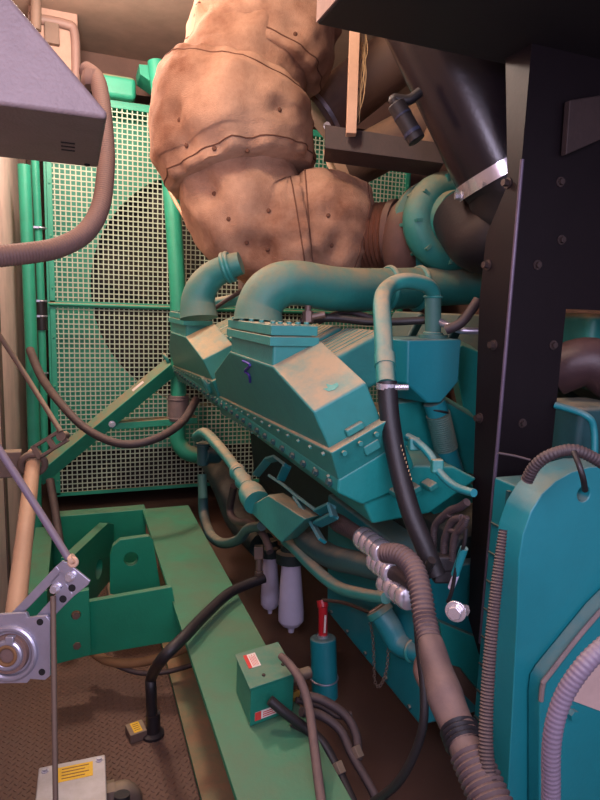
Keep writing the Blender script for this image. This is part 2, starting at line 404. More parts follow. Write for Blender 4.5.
# ================================================================ SKID
sk = thing('skid_frame', 'green steel base frame with long dusty rail under the engine', 'frame', (.7, 2.5, 0))
RZ = .45
X0, X1 = PZ(142, 508, RZ).x, PZ(230, 580, RZ).x
YE = PZ(165, 507, RZ).y
mb = MB(); w = .022
mb.span((X0, .4, RZ-w), (X1, YE, RZ)); mb.span(((X0+X1)/2-.012, .4, .05), ((X0+X1)/2+.012, YE, RZ-w)); mb.build('main_rail', 'green_rail', sk, bevel=.003)
mb = MB(); mb.span((X0, .4, .03), (X1, YE, .052)); mb.build('lower_flange', 'dusty_flange', sk, bevel=.003)
mb = MB(); a, b = PX(78, 520, 0), None
# far cross beam at the rail end
YC = YE-.02
a = PY(52, 520, YC); mb.span((a.x, YC, .1), (X0+.02, YC+.1, PY(100, 513, YC).z)); mb.build('end_beam', 'green_rail', sk, bevel=.004)
# near cross plate
p1, p2 = PY(90, 601, 2.62), PY(178, 652, 2.62)
mb = MB(); zt = PY(130, 594, 2.62).z; zb = PY(130, 648, 2.62).z
mb.prism([PY(88, 602, 2.62), PY(172, 587, 2.50), PY(182, 640, 2.50), PY(88, 656, 2.62)], (.0, .03, 0)); mb.build('cross_plate', 'green_rail', sk, bevel=.003)
mb = MB(); mb.plate([PY(55, 596, 2.58), PY(89, 590, 2.58), PY(91, 655, 2.58), PY(57, 664, 2.58)], PY(76, 615, 2.58), .02, (0, .03, 0)); mb.build('end_plate', 'green_rail', sk, bevel=.002)
bolts([(PY(76, 615, 2.585), (0, -1, 0)), (PY(77, 645, 2.58), (0, -1, 0))], 'brown', sk, .017, .008)
# bracket with round hole
YB = 2.95
out = [PY(110, 594, YB), PY(110, 556, YB), PY(113, 546, YB), PY(120, 540, YB), PY(149, 536, YB), PY(153, 540, YB), PY(161, 590, YB), PY(150, 602, YB)]
mb = MB(); mb.plate(out, PY(131, 559, YB), rp(7, depth(out[0])), (0, .035, 0)); mb.build('lug_plate', 'green_rail', sk, bevel=.003)
# slanted gusset
g1, g2 = PY(72, 580, 2.95), PY(114, 560, 3.55); gn = (g2-g1).cross(V((0, 0, 1))).normalized()
gn = gn if gn.x > 0 else -gn
gl = [PN(a, b, g1, gn) for a, b in ((71, 558), (108, 523), (114, 524), (114, 575), (92, 604), (72, 606))]
mb = MB(); mb.plate(gl, PN(99, 569, g1, gn), .055, gn*-.05); mb.build('gusset', 'green_rail', sk, bevel=.003)
# left side rail piece
mb = MB(); a = PZ(50, 560, .36); mb.span((a.x-.10, 2.95, .05), (a.x+.0, YC+.1, .36)); mb.build('side_rail', 'green_rail', sk, bevel=.004)
mb = MB(); c = PY(127, 594, 3.1); mb.box(c+V((0, 0, -.06)), (.2, .22, .2)); tag(mb.build('isolator_block', 'brown', bevel=.03, seg=4), 'brown rubber isolator block behind the green cross plate', 'block')
# right hand rail far side (dark, under engine)
mb = MB(); mb.span((1.75, .4, RZ-.022), (2.07, YE, RZ)); mb.span((1.9, .4, .05), (1.92, YE, RZ-.02)); mb.span((1.75, .4, .03), (2.07, YE, .05)); mb.build('main_rail', 'green_rail', sk, bevel=.003)

# ================================================================ ENGINE
T = R(27)
e1 = V((math.cos(T), 0, math.sin(T))); e2 = V((0, 1, 0)); e3 = V((-math.sin(T), 0, math.cos(T)))
A0 = PX(330, 450, .62)
def A(px, py, off=0): return PN(px, py, A0-e1*off, e1)
eng = thing('diesel_engine', 'large teal V diesel engine filling the middle of the room', 'engine', (1.45, 2.4, .5))
yn = A0.y
W1 = (PN(381, 418, (0, yn, 0), e2)-A0).dot(e1)
dY = A(205, 365).y-A(313, 412).y

def housing(dy, first):
    o = V((0, dy, 0))
    body = [A(272, 367), A(313, 412), A(330, 450), A(219, 398), A(214, 373), A(229, 352)]
    mb = MB(); mb.prism([p+o for p in body], e1*W1)
    h = mb.build('aftercooler_housing', 'teal', eng, bevel=.007, seg=3)
    Q = A(272, 367); xq = Q.x-.005; yq = Q.y
    zt = PY(265, 325, yq).z; xr = PY(318, 325, yq).x; yf = min(PX(228, 320, xq).y, yq+.75)
    zf = zt-.028
    mb = MB(); mb.span((xq+.01, yq+.01, Q.z-.004), (xr-.01, yf-.01, zf))
    mb.v = [v+o for v in mb.v]; mb.build('outlet_neck', 'teal', h, bevel=.008, seg=3)
    mb = MB(); mb.span((xq, yq, zf), (xr, yf, zt)); mb.span((xq-.004, yq-.004, zf-.03), (xr+.004, yf, zf-.004))
    for k in range(5): mb.bolt((xq+.014, yq+.03+(yf-yq-.06)*k/4, zt), (0, 0, 1), .008, .008)
    for k in range(4): mb.bolt((xq+.03+(xr-xq-.06)*k/3, yq+.014, zt), (0, 0, 1), .008, .008)
    mb.v = [v+o for v in mb.v]; mb.build('top_flange', 'teal', h, bevel=.003)
    # base flange
    fl = [A(216, 396, .012), A(331, 453, .012), A(339, 482, .012), A(221, 414, .012)]
    mb = MB(); mb.prism([p+o for p in fl], e1*(W1+.035)); 
    b = mb.build('base_flange', 'teal', h, bevel=.006)
    L_ = [(fl[0].lerp(fl[1], (k+.5)/15)-e3*.010+o, -e1) for k in range(15)]
    L_ += [(fl[3].lerp(fl[2], (k+.5)/15)+e3*.008+o, -e1) for k in range(15)]
    bolts(L_, 'teal', b, .006, .008)
    bolts([(fl[1]+e1*(.03+W1*k/3.3)+o-e3*.016, -e2) for k in range(3)], 'teal', b, .007, .008)
    # lug on near face, lifting eye
    mb = MB(); mb.box(A0+e1*W1*.5+e3*.02+o+V((0, -.006, 0)), (.055, .02, .022), (e1, e2, e3)); mb.box(A0+e1*W1*.62-e3*.045+o+V((0, -.01, 0)), (.05, .03, .03), (e1, e2, e3))
    mb.build('cast_lug', 'teal', h, bevel=.006)
    mb = MB(); p = A(211, 394, .02)+o; mb.torus(p+e3*.05, e1, .04, .012, 20, 8); mb.build('lifting_eye', 'teal', h)
    return h, V(((xq+xr)/2, (yq+yf)/2, zt)), xr-xq, yf-yq
h1, neck1, nw, nl = housing(0, True)
h2, neck2, _, _ = housing(dY, False)
print('DBG', dY, A(219, 398).y, A(219,398).y+dY, A0, neck1, neck2, X0, X1, YE, W1)
mb = MB(); p = [(243, 361), (250, 365), (245, 371), (249, 375), (250, 382)]
mb.tube([A(x, y, .003) for x, y in p], .0045, 6); lab(mb.build('paint_mark', 'purple', h1), 'purple marker scribble')
mb = MB(); c = A(313, 412)+e1*W1*.52; q = (A(313, 412)-A(272, 367)).normalized(); nn = e1.cross(q).normalized(); nn = nn if nn.z > 0 else -nn
c = c-q*.045+nn*.0006
o8 = [(-.022, -.010), (-.010, -.004), (-.006, -.020), (.004, -.006), (.020, -.004), (.016, .008), (.0, .014), (-.016, .008)]
mb.prism([c+(e1*x+q*y) for x, y in o8], nn*.0006); lab(mb.build('wiped_patch', 'teal_bare', h1), 'small clean teal patch in the dust')
# intake manifold ledge (runs below both housings)
mA = [A(160, 372), A(222, 412), A(342, 484), A(404, 548), A(330, 490), A(150, 378)]
o_ = .0
sec = [A(342, 484, .004), A(358, 508, .004)]
mb = MB()
near = [A0+e1*a+e3*b+V((0, 0, 0)) for a, b in ((-.012, -.085), (-.03, -.12), (.02, -.19), (.14, -.21), (W1+.04, -.17), (W1+.04, -.085))]
mb.prism(near, (0, 2.88, 0)); man = mb.build('intake_manifold', 'teal_low', eng, bevel=.008)
bolts([(A0-e1*.022+e3*-.105+V((0, .05+k*.1, 0)), (-.9, 0, .3)) for k in range(28)], 'teal_dark', man, .009, .010, True)
mb = MB(); mb.prism([A0+e1*a+e3*b+V((0, .02, 0)) for a, b in ((.03, -.18), (.03, -.27), (.20, -.34), (W1+.22, -.33), (W1+.16, -.25), (W1+.03, -.17))], (0, 2.36, 0)); mb.build('cylinder_head', 'teal_low', eng, bevel=.01)
mb = MB()
for k in range(3): mb.box(A0+e1*(.12+.05*k)+e3*(-.2-.02*k)+V((0, -.01, 0)), (.03, .05, .02), (e1, e2, e3))
mb.build('head_boss', 'teal', eng, bevel=.006)
# rocker covers of the left bank, with ribs
for k in range(1, 7):
    c0 = A0+e1*(W1+.15)+e3*(.04)+V((0, .16+k*.34, 0))
    mb = MB(); mb.box(c0, (.24, .28, .16), (e1, e2, e3)); rc = mb.build('rocker_cover', 'teal', eng, bevel=.018, seg=3)
    mb = MB()
    for j in range(6): mb.box(c0+e3*.080+e2*(-.1+.04*j), (.2, .016, .007), (e1, e2, e3))
    mb.build('rib', 'teal', rc, bevel=.003)
for q_, yy, th in (([(392, 404), (440, 398), (478, 420), (478, 476), (452, 470), (425, 462), (404, 474)], 1.84, .1), ([(408, 462), (426, 452), (474, 486), (474, 512), (440, 520), (410, 496)], 1.70, .1), ([(452, 352), (462, 345), (480, 352), (480, 425), (466, 420)], 1.95, .1), ([(424, 486), (444, 476), (458, 486), (436, 499)], 1.64, .05)):
    mb = MB(); mb.prism([PY(a, b, yy) for a, b in q_], (.03, th, .02)); mb.build('cover_plate', 'teal_low', eng, bevel=.006)
# block and sump
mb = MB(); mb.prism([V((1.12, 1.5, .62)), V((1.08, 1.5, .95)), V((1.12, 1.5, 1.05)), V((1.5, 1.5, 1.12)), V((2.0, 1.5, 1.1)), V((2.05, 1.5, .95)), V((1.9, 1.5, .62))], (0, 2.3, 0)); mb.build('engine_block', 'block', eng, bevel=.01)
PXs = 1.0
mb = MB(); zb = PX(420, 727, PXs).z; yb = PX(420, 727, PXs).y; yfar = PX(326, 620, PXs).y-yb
mb.prism([V((PXs, yb, zb)), V((PXs-.02, yb, .98)), V((1.5, yb, .98)), V((1.5, yb, zb))], (0, yfar, 0)); pan = mb.build('oil_pan', 'teal_clean_cool_lit', eng, bevel=.012)
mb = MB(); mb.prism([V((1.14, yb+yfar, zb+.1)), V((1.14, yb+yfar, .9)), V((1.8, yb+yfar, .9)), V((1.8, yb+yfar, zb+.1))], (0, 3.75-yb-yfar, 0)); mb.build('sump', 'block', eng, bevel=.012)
bolts([(V((PXs, yb+.06+k*.16, zb+.03)), (-1, 0, 0)) for k in range(5)], 'teal_dark', pan, .008, .008)
# rear bank seen through the black panel opening and beyond
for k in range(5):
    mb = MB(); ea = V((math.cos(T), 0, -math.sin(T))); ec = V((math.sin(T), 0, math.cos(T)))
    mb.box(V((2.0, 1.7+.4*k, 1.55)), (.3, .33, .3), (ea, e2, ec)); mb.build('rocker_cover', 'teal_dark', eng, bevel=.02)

# ---- charge air pipes
t = thing('charge_air_pipe', 'wide dusty teal pipe rising from the nearer aftercooler housing to the turbocharger', 'pipe', neck1)
b0 = PZ(258, 321, neck1.z); D0 = depth(b0)
mb = MB(); path = [b0-V((0, 0, .004)), P(260, 306, D0+.0), P(270, 291, D0), P(292, 283, D0+.02), P(335, 289, D0+.12), P(380, 289.5, D0+.25), P(430, 287, D0+.38), P(490, 285, D0+.5)]
mb.tube(path, [rp(25, D0), rp(23, D0), rp(23, D0), rp(22.5, D0), rp(22, D0+.12), rp(21, D0+.25), rp(19.5, D0+.38), rp(18, D0+.5)], 28); mb.build('pipe', 'teal_dusty', t)
for px, q_ in ((388, .27), (418, .35)):
    mb = MB(); c = P(px, 288.6, D0+q_); mb.torus(c, rt+fw*.4, rp(20.2, D0+q_), .012, 32, 10); mb.build('clamp', 'teal', t)
for px in (454, 466):
    mb = MB(); Dx = D0+.38+.12*(px-430)/60; c = P(px, 283.5, Dx-rp(18.6, Dx)); mb.box(c, (.026, .010, .024), (rt, fw, up)); mb.build('sticker', 'paper', t)
t = thing('charge_air_elbow', 'dusty teal elbow pipe on the far aftercooler housing', 'pipe', neck2)
b0 = PZ(199, 317, neck2.z); D0 = depth(b0); mb = MB()
path = [b0-V((0, 0, .004)), P(198, 302, D0), P(202, 288, D0-.01), P(212, 276, D0-.02), P(226, 268, D0-.04), P(241, 263, D0-.05)]
mb.tube(path, [rp(19, D0), rp(17, D0), rp(15.5, D0), rp(14, D0), rp(12.5, D0), rp(11, D0)], 24); mb.build('pipe', 'teal_dusty', t)
mb = MB(); d = (path[-1]-path[-2]).normalized()
for q in (0, .25): p = path[-2].lerp(path[-1], q); mb.torus(p, d, rp(13.5, D0), .009)
mb.build('clamp', 'teal', t)
t_ = MB(); D0 = 3.0; t_.tube([P(215, 304, D0), P(260, 296, D0), P(300, 296, D0)], rp(6, D0), 14); tag(t_.build('crossover_pipe', 'teal'), 'thin teal pipe crossing behind the aftercooler elbows', 'pipe')
t_ = MB(); t_.tube([P(208, 313, 2.9), P(235, 295, 2.85), P(262, 283, 2.8)], rp(2.2, 2.8), 8); tag(t_.build('sensor_cable', 'brownhose'), 'thin brown cable between the two aftercooler elbows', 'cable')
mb = MB(); mb.tube([P(246, 283, 3.0), P(252, 268, 3.0), P(262, 280, 3.0)], rp(6, 3), 12); mb.cyl(P(246, 290, 3.0), P(246, 268, 3.0), rp(8, 3), 14); tag(mb.build('pressure_fitting', 'steel_dirty'), 'small dusty fitting between the two aftercooler elbows', 'fitting')

# ================================================================ EXHAUST with insulation jackets
ex = thing('exhaust_pipe', 'thick bent exhaust pipe wrapped in tan stitched insulation', 'pipe', P(235, 270, 2.75))
def jacket(pp, seed, name='insulation_jacket', amp=1.0, hem=(.1, .1), ties=()):
    ps = [P(a, b, D) for a, b, D, r in pp]; rr = [rp(r, D) for a, b, D, r in pp]
    ps, rr = catmull(ps, rr, 12); ps, rr, L = resample(ps, rr, .012)
    n = len(ps)
    for i in range(n):
        rr[i] *= 1-hem[0]*math.exp(-i*.012/.02)-hem[1]*math.exp(-(n-1-i)*.012/.02)
    def fn(i, an, r, p):
        s = min(i, n-1-i)*.012
        w = noise.noise(p*4+V((seed, 0, 0)))*.03 + (.5-abs(noise.noise(p*5+V((seed, 5, 0)))))*.045+(.5-abs(noise.noise(p*V((9, 9, 4))+V((seed, 9, 0)))))*.018 + noise.noise(p*15+V((2, 5, seed)))*.008 + noise.noise(p*30+V((0, seed, 0)))*.004
        # gathers along the stitched hems
        w += math.sin(an*17+seed+2*noise.noise(p*6))*.010*math.exp(-s/.06)
        return r+w*amp
    mb = MB(); mb.rings(ps, rr, 72, True, fn)
    def proj(p):
        q = p-CAM; d = q.dot(fw); return 300+F*q.dot(rt)/d, 400-F*q.dot(up)/d, d
    pr = [proj(v) for v in mb.v]; hits = []
    for (x, y) in ties:                              # quilting ties pull the cloth in
        cand = [(pr[i][2], i) for i in range(len(pr)) if abs(pr[i][0]-x) < 4 and abs(pr[i][1]-y) < 4]
        if not cand: continue
        c = mb.v[min(cand)[1]].copy(); ctr = min(ps, key=lambda p: (p-c).length); dr = (ctr-c).normalized()
        for v in mb.v:
            r2 = (v-c).length
            if r2 < .2: v += dr*(.032*math.exp(-(r2/.05)**2))
        hits.append((c+dr*.03, dr))
    rg = [[mb.v[i*72+k].copy() for k in range(72)] for i in (3, n-4)]
    o = mb.build(name, 'cloth', ex, ang=70)
    for c, dr in hits:
        b = MB(); b.lathe(c, -dr, [(0, .010), (.004, .009), (.007, .004)], 12); b.build('tie_button', 'seam', o)
    for r_ in rg:                                    # sewn hem cord
        b = MB(); r_.append(r_[0]); b.rings(r_, [.0032]*73, 6, False); b.build('hem_cord', 'seam', o)
    return o
jacket([(300, -75, 2.75, 66), (281, -10, 2.75, 68), (264, 36, 2.75, 67), (253, 72, 2.75, 64)], 1, hem=(.0, .05), ties=((232, 18), (228, 34), (300, 30)))
jacket([(252, 42, 2.74, 58), (243, 70, 2.73, 61), (236, 95, 2.72, 61), (232, 118, 2.72, 58)], 2, hem=(.05, .05))
jacket([(238, 84, 2.66, 62), (234, 104, 2.66, 73), (231, 130, 2.65, 76), (236, 155, 2.66, 73), (241, 179, 2.66, 68)], 3, hem=(.02, .04), ties=((172, 118), (180, 148), (213, 148), (282, 110), (250, 150)))
jacket([(237, 160, 2.73, 58), (240, 192, 2.72, 58), (258, 225, 2.70, 55), (284, 234, 2.70, 52), (306, 232, 2.70, 50)], 4, hem=(.05, .05), ties=((207, 190), (225, 222), (246, 246), (272, 205), (268, 255)))
jacket([(301, 229, 2.72, 49), (318, 228, 2.72, 55), (340, 232, 2.74, 51), (357, 236, 2.76, 42)], 5, hem=(.08, .14), ties=((330, 215), (335, 250)))
# turbocharger
tu = thing('turbocharger', 'rust brown and teal turbocharger behind the black column', 'turbocharger', P(420, 265, 2.55))
a, b = P(352, 238, 2.72), P(396, 236, 2.62)
mb = MB(); mb.corr([a, b], rp(31, 2.68), .008, .02, 36); mb.build('bellows', 'bellows', tu)
d = (b-a).normalized()
mb = MB(); mb.lathe(a, d, [(0, rp(22, 2.7)), (0, rp(35, 2.7)), (.02, rp(35, 2.7)), (.02, rp(29, 2.7))]); mb.lathe(b-d*.02, d, [(0, rp(30, 2.65)), (0, rp(35, 2.65)), (.03, rp(35, 2.65)), (.03, rp(28, 2.65))]); mb.build('bellows_flange', 'turbine', tu, bevel=.003)
c = P(410, 238, 2.6)
mb = MB(); mb.lathe(c-d*.06, d, [(0, .11), (.0, .14), (.05, .17), (.1, .17), (.16, .12), (.2, .1)]); mb.torus(c+V((0, 0, -.03)), d, .13, .07, 36, 14); mb.build('turbine_housing', 'turbine', tu)
cc = P(448, 222, 2.42); ad = (P(500, 205, 2.1)-cc).normalized()
mb = MB(); mb.torus(cc, ad, .135, .062, 44, 16); mb.lathe(cc-ad*.12, ad, [(0, .1), (.0, .19), (.03, .19), (.05, .14), (.12, .13), (.16, .12), (.2, .105), (.22, .105)], 36)
for k in range(14):
    an = 2*PI*k/14; x_ = ad.orthogonal().normalized(); y_ = ad.cross(x_); q = cc-ad*.105+(x_*math.cos(an)+y_*math.sin(an))*.175; mb.bolt(q, -ad, .01, .012, False)
mb.build('compressor_housing', 'teal_dusty', tu)
for k in range(9):
    mb = MB(); an = 2*PI*k/9; q = cc-ad*.07+(x_*math.cos(an)+y_*math.sin(an))*.16; mb.bar(q, q+ad*.13-(x_*math.cos(an)+y_*math.sin(an))*.01, .012, .05, (x_*math.cos(an)+y_*math.sin(an))); mb.build('housing_rib', 'teal_dusty', tu)
# big black intake tube
D0 = 2.0
it = thing('intake_duct', 'glossy black intake duct dropping to the turbocharger', 'duct', P(480, 250, 2.1))
a, b = P(412, -30, D0-.02), P(506, 172, D0+.06)
mb = MB(); mb.cyl(a, b, rp(50, D0), 40); mb.build('duct', 'tube_black', it)
d = (b-a).normalized()
mb = MB(); mb.lathe(b-d*.03, d, [(0, rp(50, D0)), (0, rp(52.5, D0)), (.045, rp(52.5, D0)), (.045, rp(50, D0))], 40); mb.bolt(P(462, 196, 1.93), -rt, .012, .02); lab(mb.build('clamp', 'chrome', it), 'bright steel band clamp')
mb = MB(); mb.tube([b-d*.01, b+d*.06, P(505, 225, 2.12), P(482, 240, 2.18), cc+ad*.1], [rp(48, D0), rp(47, D0), rp(40, D0), rp(36, D0), .115], 32); mb.build('boot', 'rubber', it)

# pipes behind the duct
t = thing('dusty_pipe', 'dusty brown pipe with a band clamp behind the tan board', 'pipe', P(330, 140, 3.0))
mb = MB(); mb.cyl(P(318, 120, 3.14), P(440, 22, 3.1), rp(29, 3), 32); mb.build('pipe', 'pipe_dusty', t)
mb = MB(); a, b = P(322, 116.8, 3.138), P(326, 113, 3.13); d = (P(440, 22, 3)-P(290, 142, 3.05)).normalized(); mb.lathe(a, d, [(0, rp(29, 3)), (0, rp(30.5, 3)), (.02, rp(30.5, 3)), (.02, rp(29, 3))], 36); mb.bolt(P(327, 126, 2.86), -fw, .012, .02); mb.build('clamp', 'zinc', t)
t = thing('return_pipe', 'short brown pipe below the dark angle bracket', 'pipe', P(345, 180, 3.1))
a, b = P(338, 172, 3.1), P(450, 112, 3.05); mb = MB(); mb.cyl(a, b, rp(23, 3.1), 28); mb.build('pipe', 'pipe_dusty', t)
mb = MB(); d = (b-a).normalized(); mb.lathe(a-d*.02, d, [(0, rp(15, 3.1)), (0, rp(25, 3.1)), (.05, rp(25, 3.1)), (.05, rp(23, 3.1))], 28); mb.build('end_collar', 'board', t)
mb = MB(); q = [P(325, 124, 2.42), P(325, 147, 2.42), P(444, 163, 2.3), P(436, 142, 2.3), P(355, 131, 2.42)]
mb.prism(q, fw*.012); mb.prism([P(325, 146, 2.42), P(444, 162, 2.3), P(444, 163.5, 2.3), P(325, 148, 2.42)], fw*.14); tag(mb.build('angle_bracket', 'duskplate', bevel=.002), 'dark angle bracket in front of the brown pipes', 'bracket')
t = thing('wooden_board', 'narrow tan upright board with frayed fibres under the black box', 'board', P(350, 135, 2.38))
mb = MB(); mb.bar(P(355, 20, 2.34), P(351, 135, 2.36), rp(10, 2.36), .04, fw); mb.build('board', 'board', t, bevel=.002)
mb = MB()
for k in range(26):
    x = random.uniform(358, 366); y0 = random.uniform(30, 70); l = random.uniform(20, 62)
    mb.tube([P(x, y0, 2.36), P(x+random.uniform(-4, 3), y0+l*.5, 2.35), P(x-4+random.uniform(-4, 4), y0+l, 2.36)], .0016, 4, sub=4)
mb.build('frayed_fibre', 'fibre', t)
t = thing('restriction_sensor', 'small black cylindrical sensor with blue band on the duct', 'sensor', P(412, 146, 1.9))
mb = MB(); a, b = P(396, 104, 1.9), P(417, 141, 1.9); mb.cyl(a, b, rp(9, 1.9), 20); mb.build('body', 'rubber', t, bevel=.004)
mb = MB(); mb.cyl(a.lerp(b, .74), a.lerp(b, .82), rp(9.4, 1.9), 20); mb.cyl(a.lerp(b, .3), a.lerp(b, .34), rp(9.4, 1.9), 20); mb.build('band', 'bluecap', t)
mb = MB(); mb.tube([a, P(394, 99, 1.9), P(408, 100, 1.9), P(420, 92, 1.9)], rp(5, 1.9), 12); mb.build('elbow', 'rubber', t)
t_ = MB(); t_.tube([P(428, 150, 2.7), P(438, 130, 2.7), P(440, 100, 2.7)], rp(12, 2.7), 16); tag(t_.build('grey_hose', 'pipe_dusty'), 'short dusty hose behind the black sensor', 'hose')

# ================================================================ BLACK OVERHEAD BOX, COLUMN AND PANEL
YB1 = 1.50
c = PY(317, 25, YB1)
mb = MB(); mb.span((c.x, .35, c.z), (c.x+1.7, YB1, c.z+.5)); tag(mb.build('overhead_box', 'blackbox', bevel=.006), 'large black steel box overhead at the upper right', 'box')
ob = [o for o in COL.objects if o.name == 'overhead_box'][0]
mb = MB(); mb.span((c.x-.004, .4, c.z+.004), (c.x, YB1-.004, c.z+.49)); lab(mb.build('lit_end_panel', 'cabinet', ob), 'pale beige panel painted as the lamplit end face')  # pale sheet added on the black box: lamplight on this side as colour
YC = 1.36
col = thing('support_column', 'black bolted steel column panel carrying the overhead box', 'column', PY(500, 560, YC))
k0 = PY(525, 170, YC); k1 = PY(490, 480, YC)
XC = (k0.x+k1.x)/2
zt = c.z; zbot = PX(476, 640, XC).z
mb = MB()
# left flange as a thin plate running away from the corner
def FX(px, py): return PX(px, py, XC)
yl = FX(479, 300).y
fl = [V((XC, YC, zt)), V((XC, yl-.03, zt)), FX(507, 185), FX(486, 235), V((XC, yl, FX(478, 300).z)), FX(468, 618), V((XC, YC, zbot-.04))]
mb.prism(fl, (.008, 0, 0)); f = mb.build('side_flange', 'black', col, bevel=.003)
# face plate with opening
o0 = PY(566, 309, YC); o1 = PY(560, 480, YC); xr = XC+1.3
mb = MB()
mb.span((XC, YC, o0.z), (xr, YC+.008, zt)); mb.span((XC, YC, zbot), (o0.x, YC+.008, o0.z)); mb.span((o0.x, YC, zbot), (xr, YC+.008, o1.z-.25)); mb.span((o0.x+.5, YC, zbot), (xr, YC+.008, o0.z))
mb.build('face_plate', 'black', col)
mb = MB(); mb.cyl((XC+.002, YC+.0, zbot), (XC+.002, YC+.0, PY(525, 160, YC).z), .0055, 14); mb.build('edge_glint', 'edge', col)  # thin pale strip painting the light's glint along the corner
for (x, y) in ((560, 182), (537, 265), (553, 345), (522, 423), (561, 240)):
    mb = MB(); mb.bolt(PY(x, y, YC), (0, -1, 0), .009, .008); mb.build('bolt', 'duskbolt', col)
for (x, y) in ((488, 265), (494, 345), (480, 418), (508, 183)):
    mb = MB(); mb.bolt(FX(x, y), (-1, 0, 0), .010, .014); mb.build('bolt', 'duskbolt', col)
mb = MB(); mb.prism([PY(566, 155, YC-.03), PY(570, 100, YC-.03), PY(600, 95, YC-.03), PY(640, 110, YC-.03), PY(600, 140, YC-.03)], (0, .02, 0)); mb.build('gusset_plate', 'duskplate', col, bevel=.003)
# things seen through the opening
t_ = MB(); t_.tube([P(555, 372, 2.0), P(590, 362, 1.95), P(625, 385, 1.95), P(680, 420, 2.0)], rp(24, 2.0), 24); tag(t_.build('maroon_hose', 'maroon'), 'thick maroon hose seen through the black panel opening', 'hose')
t_ = MB(); t_.tube([P(555, 405, 1.75), P(585, 415, 1.7), P(594, 430, 1.7), P(594, 470, 1.7)], rp(3.5, 1.7), 12); tag(t_.build('fuel_line', 'teal_clean_cool_lit'), 'thin teal fuel line bending down inside the panel opening', 'pipe')
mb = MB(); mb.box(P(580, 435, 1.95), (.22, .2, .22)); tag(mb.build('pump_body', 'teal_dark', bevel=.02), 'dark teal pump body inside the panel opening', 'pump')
mb = MB(); mb.box(P(585, 332, 2.3), (.25, .3, .14)); tag(mb.build('filter_head', 'teal', bevel=.03, seg=3), 'dusty teal casting at top of the panel opening', 'casting')

# ================================================================ ALTERNATOR
YA = 1.03
al = thing('alternator', 'big smooth teal alternator end plate with rounded top corner at right', 'alternator', PY(600, 800, YA))
def G(px, py): return PY(px, py, YA)
zb = -.0
outl = [(507, 810), (512, 720), (517, 620), (519, 560), (523, 535), (531, 512), (542, 494), (556, 481), (572, 472), (590, 467), (620, 466), (680, 470), (760, 480)]
poly = [G(*p) for p in outl]; poly.append(V((poly[-1].x, YA, .45))); poly.append(V((poly[0].x, YA, .45)))
mb = MB(); mb.plate(poly, G(584, 494), rp(8, depth(G(584, 494))), (0, .085, 0), 36); ep = mb.build('end_plate', 'teal_clean_cool_lit', al, bevel=.004, ang=25)
mb = MB(); x_ = G(502, 600).x
bx0 = PY(484, 600, 1.345).x; bz = PY(500, 492, 1.22).z
mb.span((bx0, 1.12, .45), (bx0+1.1, 1.36-.012, bz)); fr = mb.build('frame_box', 'teal_clean_cool_lit', al, bevel=.008)
mb = MB()
for k in range(3): xx = bx0-.004; yy = 1.14+k*.065; mb.span((xx-.006, yy, .55), (xx+.006, yy+.012, bz-.02))
for k in range(8): zz = .55+k*(bz-.6)/8; mb.span((bx0-.006, 1.125, zz), (bx0, 1.34, zz+.005))
mb.build('vent_rib', 'teal_dark', fr)
# forward cover at lower right
YA2 = .985
def G2(px, py): return PY(px, py, YA2)
cov = [G2(541, 820), G2(540, 700), G2(542, 684), G2(548, 674), G2(600, 610), G2(690, 520), G2(690, 820)]
cov[0].z = cov[-1].z = .5
mb = MB(); mb.prism(cov, (0, .042, 0)); cv = mb.build('front_cover', 'teal_clean_cool_lit', al, bevel=.005, seg=3)
mb = MB(); mb.prism([G2(567, 690), G2(575, 678), G2(604, 640), G2(640, 605), G2(640, 722), G2(604, 712), G2(572, 700)], (0, -.004, 0)); lab(mb.build('access_panel', 'pinkpanel', cv), 'beige access panel on the teal cover')
mb = MB(); mb.bolt(PY(570, 712, YA2), (0, -1, 0), .013, .014); mb.build('bolt', 'teal_clean_cool_lit', cv)
mb = MB(); mb.tube([V((p.x, YA2-.003, p.z)) for p in cov[1:6]], .006, 8); mb.build('cover_rim', 'lilac', cv)
# conduits on the alternator
def hose(name, label, cat, l, r, m, corr=None, n=14, group=None):
    ps = [P(*q) for q in l]; rr = [rp(x, q[2]) for x, q in zip(r, l)] if isinstance(r, (list, tuple)) else [rp(r, q[2]) for q in l]
    mb = MB()
    if corr: mb.corr(ps, rr, corr[0], corr[1], n)
    else: mb.tube(ps, rr, n)
    return tag(mb.build(name, m, ang=60), label, cat, group)
hose('flexible_conduit', 'lilac grey ribbed conduit curving up over the lower alternator cover', 'conduit', [(556, 1225, 1.1), (553, 1000, .98), (551, 830, .93), (551, 790, .92), (552, 740, .90), (562, 700, .89), (582, 668, .88), (605, 645, .88), (650, 610, .88)], 9, 'lilac_conduit', (.0006, .008), 18)
hose('cable_conduit', 'dusty grey ribbed conduit draped over the top of the alternator plate', 'conduit', [(527, 480, 1.22), (535, 466, 1.2), (550, 455, 1.18), (572, 450, 1.17), (592, 457, 1.17), (620, 475, 1.18)], 6, 'brownhose', (.0007, .007), 14)
hose('hanging_cable', 'short dark cable dropping into the hole of the alternator plate', 'cable', [(574, 452, 1.13), (579, 465, 1.11), (583, 478, 1.11), (585, 490, 1.14)], 3, 'rubber')
hose('cable_tie', 'thin pale cable tie end sticking out beside the conduit', 'cable tie', [(498, 453, 1.2), (515, 456, 1.2), (530, 460, 1.2)], 1.2, 'brownhose')
hose('corrugated_sleeve', 'dark ribbed vertical sleeve running down the alternator left side', 'conduit', [(503, 530, 1.08), (497, 580, 1.06), (491, 640, 1.04), (487, 700, 1.02), (486, 745, 1.0), (490, 780, .98), (500, 815, .96)], [4, 5.5, 6, 6.5, 7, 7.5, 8], 'brownhose', (.0009, .0055), 16)

